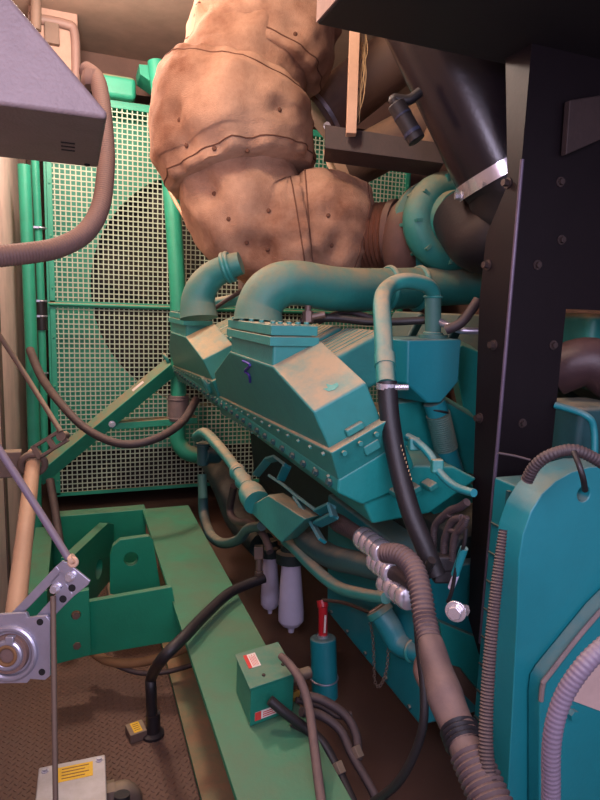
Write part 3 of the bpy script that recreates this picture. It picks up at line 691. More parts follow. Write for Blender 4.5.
# ================================================================ ENGINE SIDE FITTINGS
def hx(name, label, cat, l, r, m, X, corr=None, n=14, group=None):
    """hose given by image points at a distance X to the right of the camera"""
    ps = []
    for i, q in enumerate(l):
        x = q[2] if len(q) > 2 else X; ps.append(PX(q[0], q[1], x))
    rr = [rp(b, depth(p)) for b, p in zip(r if isinstance(r, (list, tuple)) else [r]*len(l), ps)]
    mb = MB()
    if corr: mb.corr(ps, rr, corr[0], corr[1], n)
    else: mb.tube(ps, rr, n)
    return tag(mb.build(name, m, ang=60), label, cat, group)
# breather separator
Yb = 1.72
t = thing('breather_separator', 'teal pentagonal breather box with pipe bend on top, beside the black column', 'breather', PY(430, 410, Yb))
face = [PY(408, 340, Yb), PY(407, 384, Yb), PY(428, 403, Yb), PY(441, 403, Yb), PY(459, 382, Yb), PY(462, 339, Yb)]
mb = MB(); mb.prism(face, V((-.06, .17, 0))); mb.build('separator_box', 'teal_clean_cool_lit', t, bevel=.007, seg=3)
mb = MB(); c = PY(433, 336, Yb+.07); mb.lathe(c-V((0, 0, .02)), (0, 0, 1), [(0, .05), (.025, .05), (.025, .036), (.03, .034)]); c2 = PY(433, 296, Yb+.07)
mb.cyl(c, c2, rp(8, depth(c)), 20); mb.build('outlet_stub', 'greenhose', t)
for yy in (297, 333):
    mb = MB(); mb.torus(PY(433, yy, Yb+.07), (0, 0, 1), rp(8.6, depth(c)), .004, 24, 8); mb.build('clamp', 'teal', t)
mb = MB(); D0 = depth(c)
mb.tube([c2, PY(432, 291, Yb+.06), PY(424, 284, Yb+.04), PY(404, 281, Yb+.02), PY(389, 287, Yb), PX(382, 300, .86), PX(383, 330, .82), PX(386, 384, .78)], rp(7.5, D0), 18); mb.build('breather_pipe', 'teal', t)
mb = MB(); a, b = PX(384.6, 355, .801), PX(385.2, 366, .793); mb.cyl(a, b, rp(8.6, D0), 18); mb.build('pipe_collar', 'teal', t)
mb = MB(); a, b = PY(434, 402, Yb+.05), PY(438, 414, Yb+.05); mb.cyl(a, b, rp(11, D0), 20); mb.build('drain_neck', 'teal_clean_cool_lit', t)
mb = MB(); mb.corr([b, PY(446, 448, Yb+.06)], rp(12, D0), .0015, .008, 20); mb.build('ribbed_boot', 'greenhose', t)
mb = MB(); mb.torus(PY(437, 411, Yb+.05), (.2, .1, 1), rp(11.6, D0), .004, 24, 8); mb.build('boot_clamp', 'rubber', t)
mb = MB(); mb.cyl(PY(446, 448, Yb+.06), PY(455, 476, Yb+.05), rp(10.5, D0), 20); mb.build('drain_tube', 'teal_clean_cool_lit', t, bevel=.01)
# black breather hose
hh = hx('breather_hose', 'long thick black hose hanging straight down from the teal breather pipe', 'hose', [(387, 382, .78), (390, 420, .78), (398, 465, .79), (410, 510, .80), (424, 545, .82), (436, 575, .84)], 10, 'rubber', .8)
hp = hh.location
t = thing('hose_clamp', 'bright worm clamp at the top of the black breather hose', 'clamp', PX(387, 386, .78))
mb = MB(); c = PX(387, 386, .78); mb.cyl(c+V((0, 0, -.008)), c+V((0, 0, .008)), rp(11, depth(c)), 22); mb.build('band', 'chrome', t)
mb = MB(); q = c+V((.03, -.03, 0)); mb.cyl(q-rt*.02, q+rt*.015, .008, 8); mb.build('screw', 'chrome', t)
for i in range(9):
    mb = MB(); x0, y0 = 401+i*1.3, 446+i*4.1; c = PX(x0, y0, .795); c = c-(c-CAM).normalized()*rp(9.4, depth(c)); mb.box(c, (.002, .002, .006), (rt, fw, up)); mb.build('hose_print', 'hoseprint', hh)
# right hand lower teal fittings
hx('fuel_pipe', 'pale teal fuel pipe bending right behind the black breather hose', 'pipe', [(408, 437), (418, 443), (430, 455), (441, 474), (456, 487), (474, 493)], 4.2, 'teal_clean_cool_lit', .86)
for (x, y, g) in ((414, 444, 0), (437, 466, 1)):
    mb = MB(); c = PX(x, y, .86); mb.box(c, (.03, .03, .036), (rt, fw, up)); tag(mb.build('pipe_clip', 'teal', bevel=.005), ['teal clip at the upper end of the pale fuel pipe', 'teal clip half way along the pale fuel pipe'][g], 'clip')
# connector cluster
for i, (l, r) in enumerate(([(434, 553), (434, 530), (440, 519), (450, 516)], [(444, 556), (445, 540), (452, 522), (466, 516)], [(452, 560), (454, 540), (462, 526), (472, 514)], [(440, 520), (455, 510), (472, 506), (480, 500)], [(449, 530), (462, 532), (472, 524), (480, 515)])and (([(434, 553), (434, 530), (440, 519), (450, 514)], 3.5), ([(444, 556), (445, 540), (452, 522), (462, 518)], 4), ([(452, 560), (454, 540), (459, 528), (465, 518)], 3.5), ([(440, 520), (450, 511), (460, 507), (467, 502)], 4), ([(449, 530), (458, 532), (464, 526), (467, 517)], 3))):
    hx('sensor_cable', ['black cable looping at far left of the plug cluster by the column foot', 'second black cable of the plug cluster by the column foot', 'third black cable of the plug cluster, nearest the column foot', 'black cable running over the top of the plug cluster', 'short black cable through the middle of the plug cluster'][i], 'cable', l, r, 'brownhose', .88, (.0006, .005), 12, 'cables of the plug cluster')
mb = MB(); c = PX(443, 562, .87); mb.box(c, (.07, .05, .04), (rt, fw, up)); mb.box(c-up*.03, (.055, .045, .04), (rt, fw, up)); tag(mb.build('plug_housing', 'rubber', bevel=.006), 'black multi plug housing below the cable cluster', 'plug')
t = thing('oxygen_plug', 'white ended teal plug hanging beside the column foot', 'plug', PX(452, 590, .86))
mb = MB(); mb.cyl(PX(464, 548, .86), PX(455, 575, .86), rp(4, 1.5), 12); mb.build('plug_body', 'teal_clean_cool_lit', t)
mb = MB(); mb.cyl(PX(456, 575, .86), PX(451, 588, .86), rp(3.2, 1.5), 12); mb.build('plug_tip', 'white', t)
hx('plug_lead', 'thin black lead from the cluster passing the white plug', 'cable', [(466, 528), (464, 545), (458, 560), (452, 590), (448, 602)], 2, 'rubber', .855)
t = thing('anchor_bolt', 'large bright hex bolt with washer at the column foot', 'bolt', P(457, 612, 1.22))
mb = MB(); c = P(456, 611, 1.24); ax_ = (-rt*.5-fw).normalized(); mb.cyl(c, c+ax_*.006, .022, 24); mb.cyl(c+ax_*.006, c+ax_*.02, .015, 6); mb.build('head', 'chrome', t, bevel=.002)
mb = MB(); mb.cyl(P(466, 610, 1.24), P(462, 610, 1.235), .012, 6); mb.build('nut', 'chrome', t)

for i, (l, r, m) in enumerate((([(446, 330, 1.98), (462, 322, 1.96), (478, 300, 1.96)], 5, 'brownhose'), ([(440, 322, 2.05), (460, 330, 2.0), (482, 331, 1.98)], 3.5, 'zinc'), ([(300, 322, 2.15), (330, 318, 2.15), (375, 322, 2.12), (430, 320, 2.1)], 4, 'rubber'), ([(318, 322, 2.3), (345, 312, 2.3), (372, 318, 2.3)], 3, 'brownhose'))):
    hose('fuel_hose', ['brown hose rising between the breather stub and the black column', 'dull metal pipe running right to the column behind the breather stub', 'black hose lying along the rocker covers under the wide charge pipe', 'short brown cable hump under the wide charge pipe'][i], 'hose', l, r, m)
mb = MB(); c = P(308, 320, 2.1); mb.cyl(c-up*.01, c+up*.03, .02, 6); mb.cyl(c+up*.03, c+up*.05, .012, 12); mb.cyl(c+rt*.01+up*.01, c+rt*.06+up*.02, .012, 10); tag(mb.build('injector_fitting', 'steel_dirty', bevel=.002), 'small dull metal fitting right of the nearer aftercooler outlet', 'fitting')
# silver ribbed couplings and big loom
for i, (a, b) in enumerate((((362, 537), (385, 554)), ((375, 559), (394, 574)), ((385, 582), (410, 599)))):
    p, q = PX(*a, .83), PX(*b, .83); d = (q-p).normalized(); L = (q-p).length; r_ = rp(12, depth(p)); mb = MB()
    prof = []
    for k in range(41): s_ = k/40; prof.append((s_*L, r_*(.86+.14*abs(math.sin(s_*PI*4.0))**.6)))
    mb.lathe(p, d, prof, 24); tag(mb.build('ribbed_coupling', 'silver', ang=80), ['bright ribbed metal coupling, uppermost of three above the filler neck', 'bright ribbed metal coupling, middle of three above the filler neck', 'bright ribbed metal coupling, lowest of three above the filler neck'][i], 'coupling', 'silver couplings beside the loom')
hx('cable_loom', 'dusty lilac brown loom entering the uppermost silver coupling', 'cable loom', [(330, 517), (340, 524), (352, 531), (364, 539)], [7, 9, 8, 8], 'brownhose', .83, (.001, .012))
hx('coupling_hose', 'dark stub hose leaving the middle silver coupling', 'hose', [(393, 573, .83), (404, 577, .83), (412, 583, .83)], 8, 'brownhose', .83)
lm = thing('wiring_loom', 'fat brown taped wiring loom running down in front of the alternator', 'cable loom', P(490, 800, 1.0))
def LQ(*l): return [P(a, b, d) for a, b, d in l]
mb = MB(); mb.corr(LQ((384, 553, 1.42), (400, 555, 1.38), (413, 568, 1.34), (420, 590, 1.3), (425, 620, 1.26), (430, 644, 1.22)), [rp(9, 1.4), rp(10, 1.4), rp(11, 1.35), rp(11, 1.3), rp(11.5, 1.26), rp(11.5, 1.22)], .002, .010, 18); mb.build('upper_sleeve', 'loom', lm, ang=80)
mb = MB(); ps = LQ((429, 640, 1.22), (436, 664, 1.18), (446, 695, 1.13), (456, 722, 1.09), (463, 740, 1.06)); ps, rr = catmull(ps, [rp(12, 1.22), rp(15, 1.18), rp(18, 1.13), rp(17, 1.09), rp(16, 1.06)], 12)
mb.rings(ps, rr, 28, True, lambda i, an, r, p: r*(1+.10*noise.noise(p*22)+.06*math.sin(3*an+i*.1))); mb.build('taped_length', 'loom', lm, ang=80)
mb = MB(); mb.corr(LQ((459, 729, 1.08), (466, 747, 1.05)), rp(19, 1.06), .0025, .009, 24); mb.build('black_collar', 'rubber', lm, ang=80)
mb = MB(); mb.tube(LQ((465, 745, 1.05), (470, 757, 1.03)), rp(17, 1.05), 20); mb.build('bare_length', 'loom', lm)
mb = MB(); mb.corr(LQ((470, 755, 1.03), (480, 778, 1.0), (495, 812, .96)), rp(20, 1.0), .0025, .010, 24); mb.build('lower_sleeve', 'loom', lm, ang=80)
hx('earth_cable', 'black cable running beside the loom down to the dark floor gap', 'cable', [(432, 560, .80), (418, 590, .80), (419, 640, .79), (424, 690, .78), (421, 735, .76), (400, 780, .72), (370, 805, .68)], 4.5, 'rubber', .8)
hx('tan_cable_lug', 'tan oval cable end bulging left of the taped loom', 'cable', [(424, 650, .86), (420, 670, .85), (428, 690, .85), (432, 700, .86)], [5, 7, 7, 4], 'conduit', .85)
# coolant pipes below the manifold
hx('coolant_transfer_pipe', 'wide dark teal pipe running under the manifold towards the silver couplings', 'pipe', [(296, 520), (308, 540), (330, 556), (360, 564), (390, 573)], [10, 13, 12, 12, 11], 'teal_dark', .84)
hx('coolant_return_pipe', 'slim teal pipe sagging below the wide dark transfer pipe', 'pipe', [(286, 540), (296, 549), (312, 566), (336, 586), (362, 594), (386, 598)], 6, 'teal', .80)
hx('coolant_inlet_pipe', 'pale teal curved pipe leading into the wedge shaped box', 'pipe', [(197, 437), (204, 433), (213, 440), (228, 458), (238, 472)], 5.5, 'teal', .66)
t = thing('thermostat_box', 'wedge shaped pale teal box with round neck below the manifold', 'thermostat', PX(270, 540, .68))
a, b = PX(236, 469, .665), PX(247, 487, .67); d = (b-a).normalized(); L = (b-a).length
mb = MB(); r_ = rp(7, depth(a)); mb.lathe(a, d, [(0, r_), (L*.2, r_*1.25), (L*.3, r_), (L*.6, r_), (L*.7, r_*1.25), (L*.9, r_), (L, r_)], 22); mb.build('neck_collar', 'teal', t)
c = PX(256, 501, .68); mb = MB(); mb.lathe(b, (c-b), [(0, r_), (.03, r_*1.55), (.06, r_*1.75), (.12, r_*1.75)], 24); mb.build('cone_neck', 'teal', t)
q = [PX(246, 508, .66), PX(268, 495, .68), PX(306, 519, .70), PX(281, 543, .68)]
mb = MB(); mb.prism(q, V((.10, .10, -.03))); mb.build('body', 'teal', t, bevel=.006)
t = thing('water_valve', 'small oily teal valve body at the far end of the manifold', 'valve', PX(203, 470, .7))
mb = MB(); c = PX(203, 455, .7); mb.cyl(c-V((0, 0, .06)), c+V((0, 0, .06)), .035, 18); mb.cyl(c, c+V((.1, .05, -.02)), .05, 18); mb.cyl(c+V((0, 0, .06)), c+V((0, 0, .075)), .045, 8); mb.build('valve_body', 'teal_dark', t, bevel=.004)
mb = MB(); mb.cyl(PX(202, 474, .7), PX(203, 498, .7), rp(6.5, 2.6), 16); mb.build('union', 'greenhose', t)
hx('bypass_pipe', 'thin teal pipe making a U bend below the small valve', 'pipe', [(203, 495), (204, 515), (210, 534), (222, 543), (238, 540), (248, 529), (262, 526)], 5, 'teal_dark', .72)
hx('oil_hose', 'dark brown hose stepping down under the wedge shaped box', 'hose', [(234, 486), (230, 510), (236, 521), (252, 524), (264, 536), (270, 552)], 3.8, 'brownhose', .74)
hx('wide_oil_pipe', 'fat dark pipe behind the wedge shaped box', 'pipe', [(215, 462, .85), (228, 490, .86), (240, 520, .9), (262, 545, .95)], 14, 'block', .9)
mb = MB(); c = PX(259, 552, .80); mb.box(c, (.045, .05, .06), (rt, fw, up)); mb.cyl(c-up*.03, c-up*.09, .016, 12); mb.cyl(c-up*.09, c-up*.12, .022, 6); tag(mb.build('drain_cock', 'steel_dirty', bevel=.004), 'small dark drain cock above the white filters', 'valve')
t = thing('pipe_bracket', 'bent teal strap bracket holding the pipes beside the wedge shaped box', 'bracket', PX(300, 500, .78))
for j, l in enumerate(([(256, 475), (268, 460), (276, 458), (287, 466), (281, 479)], [(271, 477), (285, 486), (298, 497), (318, 512), (331, 506)], [(296, 498), (308, 516), (322, 540)], [(331, 506), (334, 516), (318, 524)])):
    mb = MB(); p = [PX(x, y, .76) for x, y in l]
    for u, v in zip(p, p[1:]): mb.bar(u, v+(v-u).normalized()*.006, .012, .035, (-.8, -.2, .6))
    mb.build('strap', 'teal_clean_cool_lit', t, bevel=.002)
# filters
for i, (x, y0, y1, r, X) in enumerate(((291, 562, 628, 13, .98), (270, 556, 610, 9.5, .98))):
    t = thing('fuel_filter', ['white plastic filter bowl hanging right of its smaller twin', 'smaller white filter bowl hanging behind the thin dark hose'][i], 'filter', PX(x, y1, X))
    a, b = PX(x, y0, X), PX(x, y1, X); rr = rp(r, depth(a)); L = (a-b).length
    mb = MB(); mb.lathe(a, b-a, [(0, rr*.72), (L*.35, rr*.86), (L*.75, rr), (L*.88, rr*.98), (L*.95, rr*.7), (L*.96, rr*.3), (L*1.06, rr*.22)], 26); mb.build('bowl', 'white', t)
    mb = MB(); mb.lathe(a, a-b, [(0, rr*1.15), (.05, rr*1.15), (.06, rr*.8), (.09, rr*.8)], 22); mb.build('filter_head', 'block', t)
t = thing('shutdown_solenoid', 'teal cylinder with red capped plunger behind the green terminal box', 'solenoid', PX(323, 698, .9))
X = .92; a, b = PX(323, 637, X), PX(325, 698, X); r_ = rp(13, depth(a))
mb = MB(); mb.cyl(b, a, r_, 30); mb.build('cylinder', 'teal_clean_cool_lit', t, bevel=.008, seg=3)
mb = MB(); mb.cyl(PX(323, 640, X), PX(323, 606, X), rp(4.6, depth(a)), 18); mb.build('plunger_sleeve', 'red', t, bevel=.002)
mb = MB(); q = PX(325, 624, X)-(PX(325, 624, X)-CAM).normalized()*rp(4.2, 2.2); mb.box(q, (.008, .008, .075), (rt, fw, V((0, 0, 1)))); mb.build('sleeve_label', 'paper', t)
mb = MB(); mb.cyl(PX(323, 640, X), PX(323, 634, X), rp(6, depth(a)), 18); mb.build('plunger_base', 'chrome', t)
mb = MB(); mb.cyl(PX(323, 607, X), PX(322, 600, X), rp(5.5, depth(a)), 16); mb.build('plunger_cap', 'red', t)
mb = MB(); c = PX(324, 677, X); mb.torus(c, (0, 0, 1), r_+.003, .004, 30, 8); mb.build('wire_band', 'zinc', t)
hx('starter_cable', 'thin dark red cable running from the red plunger to the filler cap', 'cable', [(323, 600, .92), (345, 603, .95), (368, 612, .97), (378, 616, .97)], 1.8, 'turbine', .9)
# filler neck
t = thing('oil_filler', 'teal oil filler neck with dusty cap and hanging chain on the sump', 'filler', PX(412, 660, .95))
mb = MB(); l = [(380, 612), (389, 626), (398, 642), (412, 651), (428, 656)]; ps = [PX(x, y, .93+.02*i) for i, (x, y) in enumerate(l)]
mb.tube(ps, [rp(12, depth(p)) for p in ps[:3]]+[rp(9.5, depth(p)) for p in ps[3:]], 22); mb.build('neck', 'teal_clean_cool_lit', t)
d = (ps[0]-ps[1]).normalized(); r_ = rp(14, depth(ps[0]))
mb = MB(); mb.lathe(ps[0]-d*.01, d, [(0, r_*.9), (0, r_), (.022, r_), (.026, r_*.8)], 24); mb.build('cap', 'teal', t, bevel=.003)
mb = MB(); mb.lathe(ps[0]+d*.014, d, [(0, r_*.7), (.006, r_*.7)], 24); mb.build('cap_disc', 'board', t)
mb = MB(); p = ps[3]; mb.torus(p, (ps[4]-ps[3]), rp(10, depth(p)), .005, 22, 8); mb.build('collar', 'teal', t)
mb = MB()
cl = [PX(x, y, .955) for x, y in ((370, 622), (373, 640), (374, 662), (375, 682))]+[PX(x, y, .955) for x, y in ((380, 686), (386, 672), (388, 655), (388, 640))]
cp, _ = catmull(cl, [1]*len(cl), 8); cp, _, _ = resample(cp, [1]*len(cp), .011)
for i, (p, q) in enumerate(zip(cp, cp[1:])):
    mb.torus((p+q)/2, (1, 0, 0) if i % 2 else (0, 1, 0), .0055, .0014, 10, 5)
ch = mb.build('chain', 'steel_dirty', t); ch['kind'] = 'stuff'

# ================================================================ TERMINAL BOX AND HOSES ON RAIL
B0, B1, B2 = PZ(250, 727, RZ+.004), PZ(293, 711, RZ+.004), PZ(236, 692, RZ+.004)
hz = PY(253, 690, B0.y).z-RZ
ux, uy = B1-B0, B2-B0
t = thing('terminal_box', 'green metal terminal box with two warning labels sitting on the dusty rail', 'electrical box', B0)
mb = MB(); mb.prism([B0, B1, B1+uy, B2], (0, 0, hz)); mb.build('body', 'greenbox', t, bevel=.004)
mb = MB(); ex1, ey1 = ux.normalized()*.006, uy.normalized()*.006
mb.prism([B0-ex1-ey1+V((0, 0, hz)), B1+ex1-ey1+V((0, 0, hz)), B1+uy+ex1+ey1+V((0, 0, hz)), B2-ex1+ey1+V((0, 0, hz))], (0, 0, .008)); ld = mb.build('lid', 'greenbox', t, bevel=.003)
tz = V((0, 0, hz+.0085))
def onlid(u, v): return B0+ux*u+uy*v+tz
def lidrect(u0, v0, u1, v1, m, name, par, h=.0008):
    mb = MB(); mb.prism([onlid(u0, v0), onlid(u1, v0), onlid(u1, v1), onlid(u0, v1)], (0, 0, h)); return mb.build(name, m, par)
lb = lidrect(.12, .48, .40, .90, 'paper', 'warning_label', ld)
lidrect(.12, .48, .20, .90, 'redlabel', 'red_band', lb, .0012); 
for k in range(5): lidrect(.235+k*.03, .52, .245+k*.03, .86-.05*(k % 2), 'redlabel', 'print_line', lb, .0012)
bolts([(onlid(u, v)-V((0, 0, .003)), (0, 0, 1)) for u, v in ((.35, .18), (.85, .3))], 'ink', ld, .006, .004)
fn_ = ux.cross(V((0, 0, 1))).normalized(); fn_ = fn_ if fn_.y < 0 else -fn_
def onface(u, w): return B0+ux*u+V((0, 0, hz*w))+fn_*.001
mb = MB(); mb.prism([onface(.1, .12), onface(.62, .12), onface(.62, .34), onface(.1, .34)], fn_*.001); fl_ = mb.build('warning_label', 'paper', t)
mb = MB(); mb.prism([onface(.1, .12)+fn_*.001, onface(.24, .12)+fn_*.001, onface(.24, .34)+fn_*.001, onface(.1, .34)+fn_*.001], fn_*.0006); mb.build('red_band', 'redlabel', fl_)
for k in range(3):
    mb = MB(); w_ = .16+k*.055; mb.prism([onface(.28, w_)+fn_*.001, onface(.56-.05*(k == 1), w_)+fn_*.001, onface(.56-.05*(k == 1), w_+.025)+fn_*.001, onface(.28, w_+.025)+fn_*.001], fn_*.0005); mb.build('print_line', 'redlabel', fl_)
c = B1.lerp(B1+uy, .4)+V((0, 0, hz*.5)); gx = ux.normalized()
mb = MB(); mb.cyl(c, c+gx*.05, .026, 8); mb.cyl(c+gx*.05, c+gx*.09, .02, 16); mb.build('cable_gland', 'steel_dirty', t)
mb = MB(); c3 = B1.lerp(B1+uy, .15)+V((0, 0, hz*.25)); mb.cyl(c3, c3+gx*.03, .016, 6); mb.cyl(c3+gx*.03, c3+gx*.06, .012, 12); lab(mb.build('brass_gland', 'brass', t), 'brass gland')
DT = depth(B0)
hose('pink_hose', 'pale dusty hose standing upright beside the terminal box and running down the frame', 'hose', [(281, 656, DT+.05), (290, 665, DT), (301, 682, DT-.05), (309, 708, DT-.1), (314, 745, DT-.18), (319, 785, DT-.26), (323, 815, DT-.32)], [3.5, 4.2, 4.5, 4.6, 4.8, 5, 5.2], 'loom')
for i, (l, r, m) in enumerate((
    ([(300, 695, DT+.06), (322, 700, DT+.06), (345, 715, DT+.05), (356, 735, DT+.02), (358, 760, DT-.02)], 4.6, 'brownhose'),
    ([(301, 712, DT), (320, 715, DT+.03), (340, 730, DT+.02), (352, 755, DT-.02), (372, 790, DT-.08), (380, 812, DT-.1)], 4.5, 'brownhose'),
    ([(270, 700, DT-.03), (284, 712, DT-.03), (305, 728, DT-.02), (322, 742, DT-.03), (338, 770, DT-.08), (352, 800, DT-.14), (360, 815, DT-.16)], 5, 'rubber'),
    ([(292, 722, DT-.0), (312, 735, DT), (330, 760, DT-.04), (341, 800, DT-.12)], 4.5, 'brownhose'),
    ([(296, 700, DT+.08), (320, 706, DT+.1), (338, 716, DT+.1), (352, 714, DT+.1)], 3, 'brownhose'))):
    hose('cable_hose', ['uppermost dusty grey hose arching right out of the terminal box', 'second brown hose sweeping right and down out of the terminal box', 'black hose leaving the terminal box front by the red label', 'short brown hose under the terminal box glands', 'thin brown cable ending right of the teal cylinder'][i], 'hose', l, r, m, None, 14, 'hoses from the terminal box')
for i, (x, y, D) in enumerate(((354, 747, DT-.005), (336, 763, DT-.07))):
    mb = MB(); a, b = P(x, y, D), P(x+5, y+12, D-.02); mb.cyl(a, b, rp(7, D), 6); tag(mb.build('hose_nut', 'steel_dirty', bevel=.002), ['dull hex nut on the second brown hose', 'dull hex nut on the black hose below the terminal box'][i], 'nut')

# ================================================================ FLOOR THINGS
E = PZ(153, 735, .0); Df = depth(E)
t = thing('fill_hose', 'black bent pipe rising from the floor plate and crossing the green rail', 'pipe', E)
ps = [E, PY(151, 690, E.y), PY(152, 676, E.y+.005), PZ(163, 658, RZ+.0), PZ(184, 637, RZ+.05), PZ(205, 615, RZ+.05), PZ(228, 594, RZ+.05), PZ(246, 585, RZ+.05), PZ(264, 578, RZ+.06)]
mb = MB(); mb.tube(ps, [rp(5.5, Df)]*9, 18); mb.build('hose', 'rubber', t)
mb = MB(); mb.lathe(E, (0, 0, 1), [(0, .045), (.012, .045), (.02, .03), (.1, .028)], 22); mb.build('floor_collar', 'rubber', t)
hose('tan_hose', 'tan hose lying on the floor under the green cross plate', 'hose', [(90, 650, 2.75), (108, 661, 2.7), (135, 663, 2.68), (165, 656, 2.7), (192, 645, 2.75)], 4.5, 'wood')
hose('loose_cable', 'thin brown cable looping on the floor beside the tan hose', 'cable', [(105, 660, 2.74), (135, 672, 2.66), (165, 672, 2.66), (195, 664, 2.72)], 2.5, 'brownhose')
c = PZ(137, 741, 0)
t = thing('small_block', 'small brown block with a yellow label lying on the floor plate', 'block', c)
aw = R(12); bx = V((math.cos(aw), math.sin(aw), 0)); by = V((-bx.y, bx.x, 0))
mb = MB(); mb.box(c+V((0, .03, .02)), (.07, .075, .04), (bx, by, V((0, 0, 1)))); mb.build('block', 'brown', t, bevel=.004)
mb = MB(); mb.box(c+V((0, .03, .0405)), (.034, .062, .001), (bx, by, V((0, 0, 1)))); lb = mb.build('label', 'yellow', t)
for k in range(4):
    mb = MB(); mb.box(c+V((0, .03, .0413))+by*(-.018+k*.012), (.022, .0022, .0006), (bx, by, V((0, 0, 1)))); mb.build('print_line', 'ink', lb)
# junction box
hj = .26
J0, J1, J2 = PZ(40, 768, hj), PZ(104, 755, hj), PZ(39, 830, hj)
jx = J1-J0; jy = V((jx.y, -jx.x, 0)); jy = jy.normalized()*jx.length*1.15
t = thing('junction_box', 'grey cast junction box with a yellow label standing on the floor plate', 'electrical box', V(((J0+J1)/2).to_tuple()[:2]+(0,)))
mb = MB(); mb.prism([J0-V((0, 0, hj)), J1-V((0, 0, hj)), J1+jy-V((0, 0, hj)), J0+jy-V((0, 0, hj))], (0, 0, hj-.015)); mb.build('body', 'greybox', t, bevel=.012, seg=3)
mb = MB(); q = .004; jn, jm = jx.normalized(), jy.normalized(); mb.prism([p-V((0, 0, .014)) for p in (J0-jn*q-jm*q, J1+jn*q-jm*q, J1+jy+jn*q+jm*q, J0+jy-jn*q+jm*q)], (0, 0, .014)); ld = mb.build('lid', 'greybox', t, bevel=.005, seg=3)
mb = MB(); mb.prism([J0+jx*.28+jy*.08, J0+jx*.82+jy*.08, J0+jx*.82+jy*.36, J0+jx*.28+jy*.36], (0, 0, .001)); lb = mb.build('label', 'yellow', ld)
for k in range(4):
    mb = MB(); mb.prism([J0+jx*.34+jy*(.12+.06*k)+V((0, 0, .001)), J0+jx*(.76-.06*(k % 2))+jy*(.12+.06*k)+V((0, 0, .001)), J0+jx*(.76-.06*(k % 2))+jy*(.135+.06*k)+V((0, 0, .001)), J0+jx*.34+jy*(.135+.06*k)+V((0, 0, .001))], (0, 0, .0005)); mb.build('print_line', 'wood', lb)
for (u, v) in ((.08, .08), (.92, .08)):
    mb = MB(); mb.bolt(J0+jx*u+jy*v, (0, 0, 1), .008, .005); mb.build('screw', 'zinc', ld)
c = J1.lerp(J1+jy, .35)-V((0, 0, .08))
mb = MB(); mb.cyl(c, c+jn*.03, .038, 8); mb.tube([c+jn*.03, c+jn*.06, c+jn*.085-V((0, 0, .03)), c+jn*.09-V((0, 0, .08))], .03, 18); mb.cyl(c+jn*.09-V((0, 0, .08)), c+jn*.09-V((0, 0, .11)), .036, 6); lab(mb.build('conduit_elbow', 'steel_dirty', t), 'dull metal conduit elbow')
hose('box_conduit', 'dark conduit dropping from the junction box elbow to the floor', 'conduit', [(122, 794, 1.66), (121, 810, 1.66), (117, 850, 1.68)], 8, 'rubber')

# ================================================================ LEFT FOREGROUND
YL = 1.08
q = [PY(108, 119, YL), PY(-37, -60, YL)]; zb_ = q[0].z
yb_ = PZ(97, 168, zb_).y
t = thing('grey_housing', 'lilac grey sheet metal housing with slanted edge at the upper left', 'housing', (-.2, 1.2, zb_))
mb = MB(); mb.prism([V((q[0].x, YL, zb_)), V((q[0].x-.002, YL, zb_+.012)), V((q[1].x, YL, q[1].z)), V((WX+.004, YL, q[1].z)), V((WX+.004, YL, zb_))], (0, yb_-YL, 0)); mb.build('casing', 'lilac', t, bevel=.012, seg=4)
mb = MB(); mb.cyl((q[0].x-.025, yb_-.03, zb_-.004), (q[0].x-.025, yb_-.03, zb_+.002), .006, 12); mb.build('rivet', 'dark', t)
for k in range(3):
    mb = MB(); mb.span((q[0].x-.075, YL+.19+k*.03, zb_-.0015), (q[0].x-.05, YL+.195+k*.03, zb_)); mb.build('vent_slot', 'dark', t)
hose('wall_conduit', 'dusty brown ribbed conduit bending left in front of the fan guard', 'conduit', [(86, 70, 2.0), (96, 78, 1.98), (101, 95, 1.95), (105, 130, 1.9), (106, 165, 1.86), (101, 205, 1.8), (86, 232, 1.74), (60, 247, 1.68), (30, 253, 1.62), (-10, 257, 1.56), (-60, 262, 1.5)], [8, 8, 8, 8, 8.5, 9, 9.5, 10, 10.5, 11, 12], 'conduit', (.0007, .008), 20)
mb = MB(); c = P(92, 82, 1.98); mb.lathe(c+up*.03, -up, [(0, .03), (.02, .034), (.04, .034), (.05, .028)], 8); tag(mb.build('conduit_fitting', 'conduit'), 'dusty grey fitting at the top of the ribbed conduit', 'fitting')
t = thing('wall_cabinet', 'shallow brown cabinet high in the far left corner above the fan guard', 'cabinet', PY(55, 85, 4.6))
a, b = PY(28, -5, 4.62), PY(79, 86, 4.62)
mb = MB(); mb.span((a.x, 4.6, b.z), (b.x, 4.71, a.z)); mb.build('carcass', 'cabinet', t, bevel=.01)
mb = MB(); mb.tube([V((a.x, 4.58, a.z-.15)), V((b.x-.08, 4.58, a.z-.15)), V((b.x-.02, 4.58, a.z-.2)), V((b.x-.02, 4.58, b.z))], .03, 12, sub=5); mb.build('edge_tube', 'conduit', t)
mb = MB(); p = PY(52, 34, 4.58); mb.box(p, (.09, .05, .13)); mb.build('latch', 'brown', t, bevel=.006)
mb = MB(); mb.cyl(PY(36, -20, 4.45), PY(36, 30, 4.45), .032, 14); tag(mb.build('ceiling_conduit', 'brown'), 'short brown conduit dropping from the ceiling beside the wall cabinet', 'conduit')
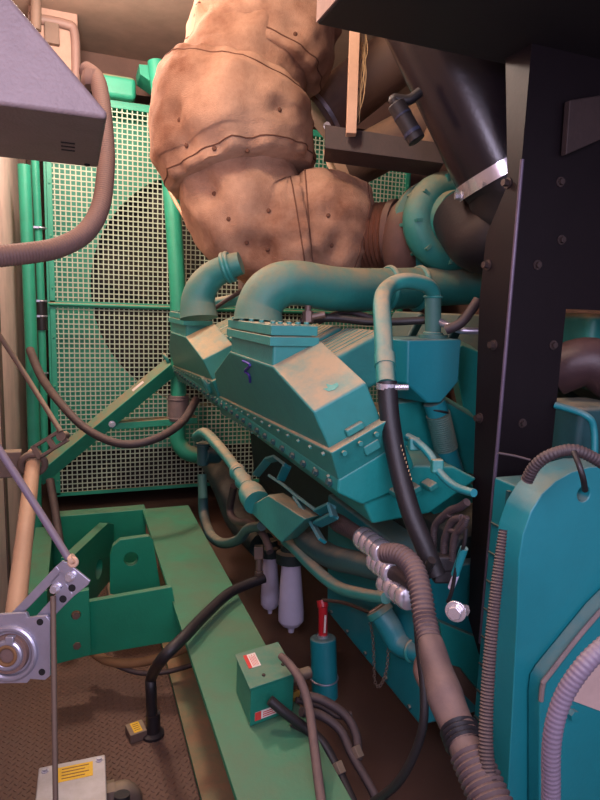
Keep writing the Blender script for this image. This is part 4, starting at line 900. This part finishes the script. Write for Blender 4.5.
# sagging hose, thin tube
hose('sagging_hose', 'brown hose sagging across the diagonal brace', 'hose', [(30, 350, 3.9), (42, 378, 3.7), (62, 405, 3.4), (88, 430, 3.3), (122, 444, 3.25), (155, 439, 3.3), (182, 422, 3.5), (196, 400, 3.75)], 4.2, 'brownhose')
hose('capillary_tube', 'thin tan tube from the top bracket passing behind the insulation', 'tube', [(160, 165, 3.9), (172, 195, 3.8), (188, 222, 3.65), (205, 240, 3.35), (228, 252, 3.3)], 1.9, 'shaft')
hose('floor_feed_hose', 'brown hose going down behind the damper arm into the skid', 'hose', [(50, 480, 3.6), (55, 510, 3.5), (60, 545, 3.4)], 4, 'brownhose')
# damper drive
n0 = P(11, 652, 1.46); n1 = PX(33, 464, n0.x+.005)
t = thing('damper_shaft', 'tan round shaft running along the left wall between two bearings', 'shaft', n0)
mb = MB(); d = (n1-n0).normalized(); mb.cyl(n0+d*.03, n1+d*.08, .026, 24); mb.build('shaft', 'shaft', t)
# far pillow bearing
Dn = depth(n1)
t = thing('pillow_bearing', 'brown bearing block with slotted lever at the far end of the tan shaft', 'bearing', n1)
mb = MB(); mb.torus(n1, d, rp(11, Dn), rp(3.4, Dn), 30, 10); mb.build('ring', 'brown', t)
mb = MB(); c = n1+d*.02; mb.span((WX+.05, c.y, c.z-.06), (c.x-.04, c.y+.05, c.z+.04)); mb.build('foot', 'brown', t, bevel=.006)
a, b = P(37, 452, Dn-.02), P(63, 436, Dn-.02); dd = (b-a).normalized(); nn = dd.cross(fw).normalized()
mb = MB()
for s_ in (-1, 1): mb.bar(a+nn*s_*.022, b+nn*s_*.022, .012, .016, fw)
for e in (a, b, a.lerp(b, .55)): mb.bar(e-nn*.028, e+nn*.028, .02, .016, fw)
mb.build('slotted_lever', 'brown', t, bevel=.002)
mb = MB(); mb.cyl(b-fw*.02, b+fw*.02, .018, 16); mb.build('lever_pin', 'brown', t)
hose('link_rod', 'thin brown link rod coming down from the left edge to the slotted lever', 'rod', [(-16, 312, 2.25), (24, 373, 2.3), (61, 432, Dn-.04)], 2.6, 'brown')
# near linkage
hose('drive_rod', 'lilac steel rod slanting from the left edge to the zinc slotted arm', 'rod', [(-30, 405, 1.5), (30, 497, 1.47), (69, 559, 1.44)], 3.8, 'lilac_conduit')
Da = 1.44
t = thing('slotted_arm', 'zinc plated slotted arm with bolts above the flange bearing', 'lever', P(45, 600, Da))
def AP(x, y, D=Da): return P(x, y, D)
mb = MB()
out = [AP(61, 562), AP(67, 561), AP(90, 581), AP(88, 586), AP(57, 615), AP(46, 624), AP(14, 613)]
# slotted plate: two cheeks and a head
mb.prism([AP(56, 566), AP(62, 561), AP(68, 563), AP(90, 581), AP(88, 585), AP(73, 597), AP(70, 588)], fw*.008)
ck = [([AP(10, 614), AP(18, 606), AP(56, 566), AP(62, 573), AP(30, 606), AP(22, 614)]), ([AP(36, 616), AP(66, 583), AP(74, 596), AP(57, 613), AP(52, 620), AP(38, 622)])]
for q_ in ck: mb.prism(q_, fw*.008)
mb.prism([AP(60, 570), AP(68, 578), AP(66, 584), AP(56, 592), AP(50, 582)], fw*.007); mb.build('arm', 'zinc', t, bevel=.0015)
for (x, y) in ((71, 576), (56, 588)):
    mb = MB(); p = AP(x, y); mb.cyl(p, p-fw*.006, .012, 18); mb.cyl(p-fw*.006, p-fw*.018, .009, 6); mb.build('bolt', 'chrome', t)
for (x, y) in ((72, 588), (63, 599)):
    mb = MB(); p = AP(x, y); mb.cyl(p-fw*.0005, p+fw*.001, .009, 16); mb.build('bolt_hole', 'dark', t)
mb = MB(); p = AP(73, 561, Da); mb.cyl(AP(70, 560), AP(74, 558), .012, 12); mb.torus(AP(73, 562), fw, .009, .005, 16, 8); mb.build('rod_end', 'board', t)
hose('push_rod', 'thin dark vertical rod hanging from the slotted arm past the junction box', 'rod', [(53, 596, 1.43), (54, 680, 1.38), (55, 760, 1.34), (56, 830, 1.31)], 2.7, 'brown')
t = thing('flange_bearing', 'zinc square flange bearing on the near end of the tan shaft', 'bearing', n0)
f0 = 1.42
def FP(x, y): return P(x, y, f0)
mb = MB(); mb.plate([FP(-32, 622), FP(-26, 616), FP(26, 613), FP(28, 618), FP(46, 616), FP(50, 621), FP(50, 676), FP(45, 680), FP(30, 679), FP(27, 683), FP(-26, 684), FP(-32, 676)], FP(10, 653), .030, fw*.012, 40)
mb.build('flange', 'zinc', t, bevel=.0025)
c = FP(10, 653)
mb = MB(); mb.torus(c-fw*.002, fw, rp(25, f0), .008, 44, 10); mb.build('raised_rim', 'zinc', t)
mb = MB(); mb.lathe(c-fw*.012, fw, [(0, .030), (0, rp(19, f0)), (.02, rp(20, f0)), (.02, .030)], 40); mb.build('rubber_insert', 'conduit', t)
mb = MB(); mb.torus(c-fw*.012, fw, rp(12.5, f0), rp(3.2, f0), 36, 10); mb.build('inner_race', 'zinc', t)
mb = MB(); mb.torus(c-fw*.016, fw, rp(9, f0), rp(2, f0), 36, 10); mb.build('shaft_collar', 'wood', t)
mb = MB(); mb.cyl(c-fw*.008, c+fw*.0, rp(8, f0), 24); mb.build('bore', 'dark', t)
mb = MB(); mb.box(FP(13, 638)-fw*.012, (.02, .016, .02), (rt, fw, up)); mb.build('grease_nipple', 'zinc', t, bevel=.003)
for (x, y) in ((40, 622), (42, 672)):
    mb = MB(); mb.cyl(FP(x, y)-fw*.001, FP(x, y)+fw*.002, .008, 16); mb.build('bolt_hole', 'dark', t)
# alternator foot plate at the bottom
mb = MB(); mb.prism([P(437, 722, 1.35), P(445, 716, 1.38), P(486, 760, 1.2), P(500, 830, 1.05), P(490, 830, 1.05)], (.03, .04, 0)); mb.build('foot_plate', 'teal_dark', al, bevel=.004)
mb = MB(); mb.prism([PY(440, 622, 1.42), PY(495, 645, 1.42), PY(495, 712, 1.42), PY(460, 668, 1.42), PY(446, 664, 1.42)], (0, .03, 0)); mb.build('adapter_ring', 'teal_low', al, bevel=.004)
mb = MB(); mb.bar(PY(440, 655, 1.46), PY(500, 715, 1.46), .05, .07, (0, 0, 1)); mb.build('support_bar', 'brown', al, bevel=.003)

# ================================================================ LIGHT
def area(name, loc, target, size, power, col, sy=None):
    l = bpy.data.lights.new(name, 'AREA'); l.energy = power; l.color = col; l.size = size
    if sy: l.shape = 'RECTANGLE'; l.size_y = sy
    o = bpy.data.objects.new(name, l); COL.objects.link(o); o.location = loc
    o.rotation_euler = (V(target)-V(loc)).to_track_quat('-Z', 'Y').to_euler(); return o
def point(name, loc, power, col, rad):
    l = bpy.data.lights.new(name, 'POINT'); l.energy = power; l.color = col; l.shadow_soft_size = rad
    o = bpy.data.objects.new(name, l); COL.objects.link(o); o.location = loc; return o
point('ceiling_lamp', (.0, 3.45, 3.3), 120, (1, .82, .70), .14)
point('ceiling_lamp', (.15, 1.75, 3.4), 60, (1, .80, .66), .16)
area('cool_fill', (-.25, .1, 2.05), (1.0, 2.0, 1.6), .25, 9, (.80, .72, 1.0))  # unseen cool fill added by the camera for a highlight on the duct
area('door_daylight', (.1, -1.1, 2.5), (1.0, 2.2, 1.0), 1.6, 52, (.80, .74, 1.0))
w = bpy.data.worlds.new('world'); S.world = w; w.use_nodes = True
w.node_tree.nodes['Background'].inputs[0].default_value = (.84, .74, 1.0, 1); w.node_tree.nodes['Background'].inputs[1].default_value = .45
S.view_settings.view_transform = 'Standard'; S.view_settings.look = 'None'; S.view_settings.gamma = 1; S.view_settings.use_curve_mapping = False
S.view_settings.exposure = .28
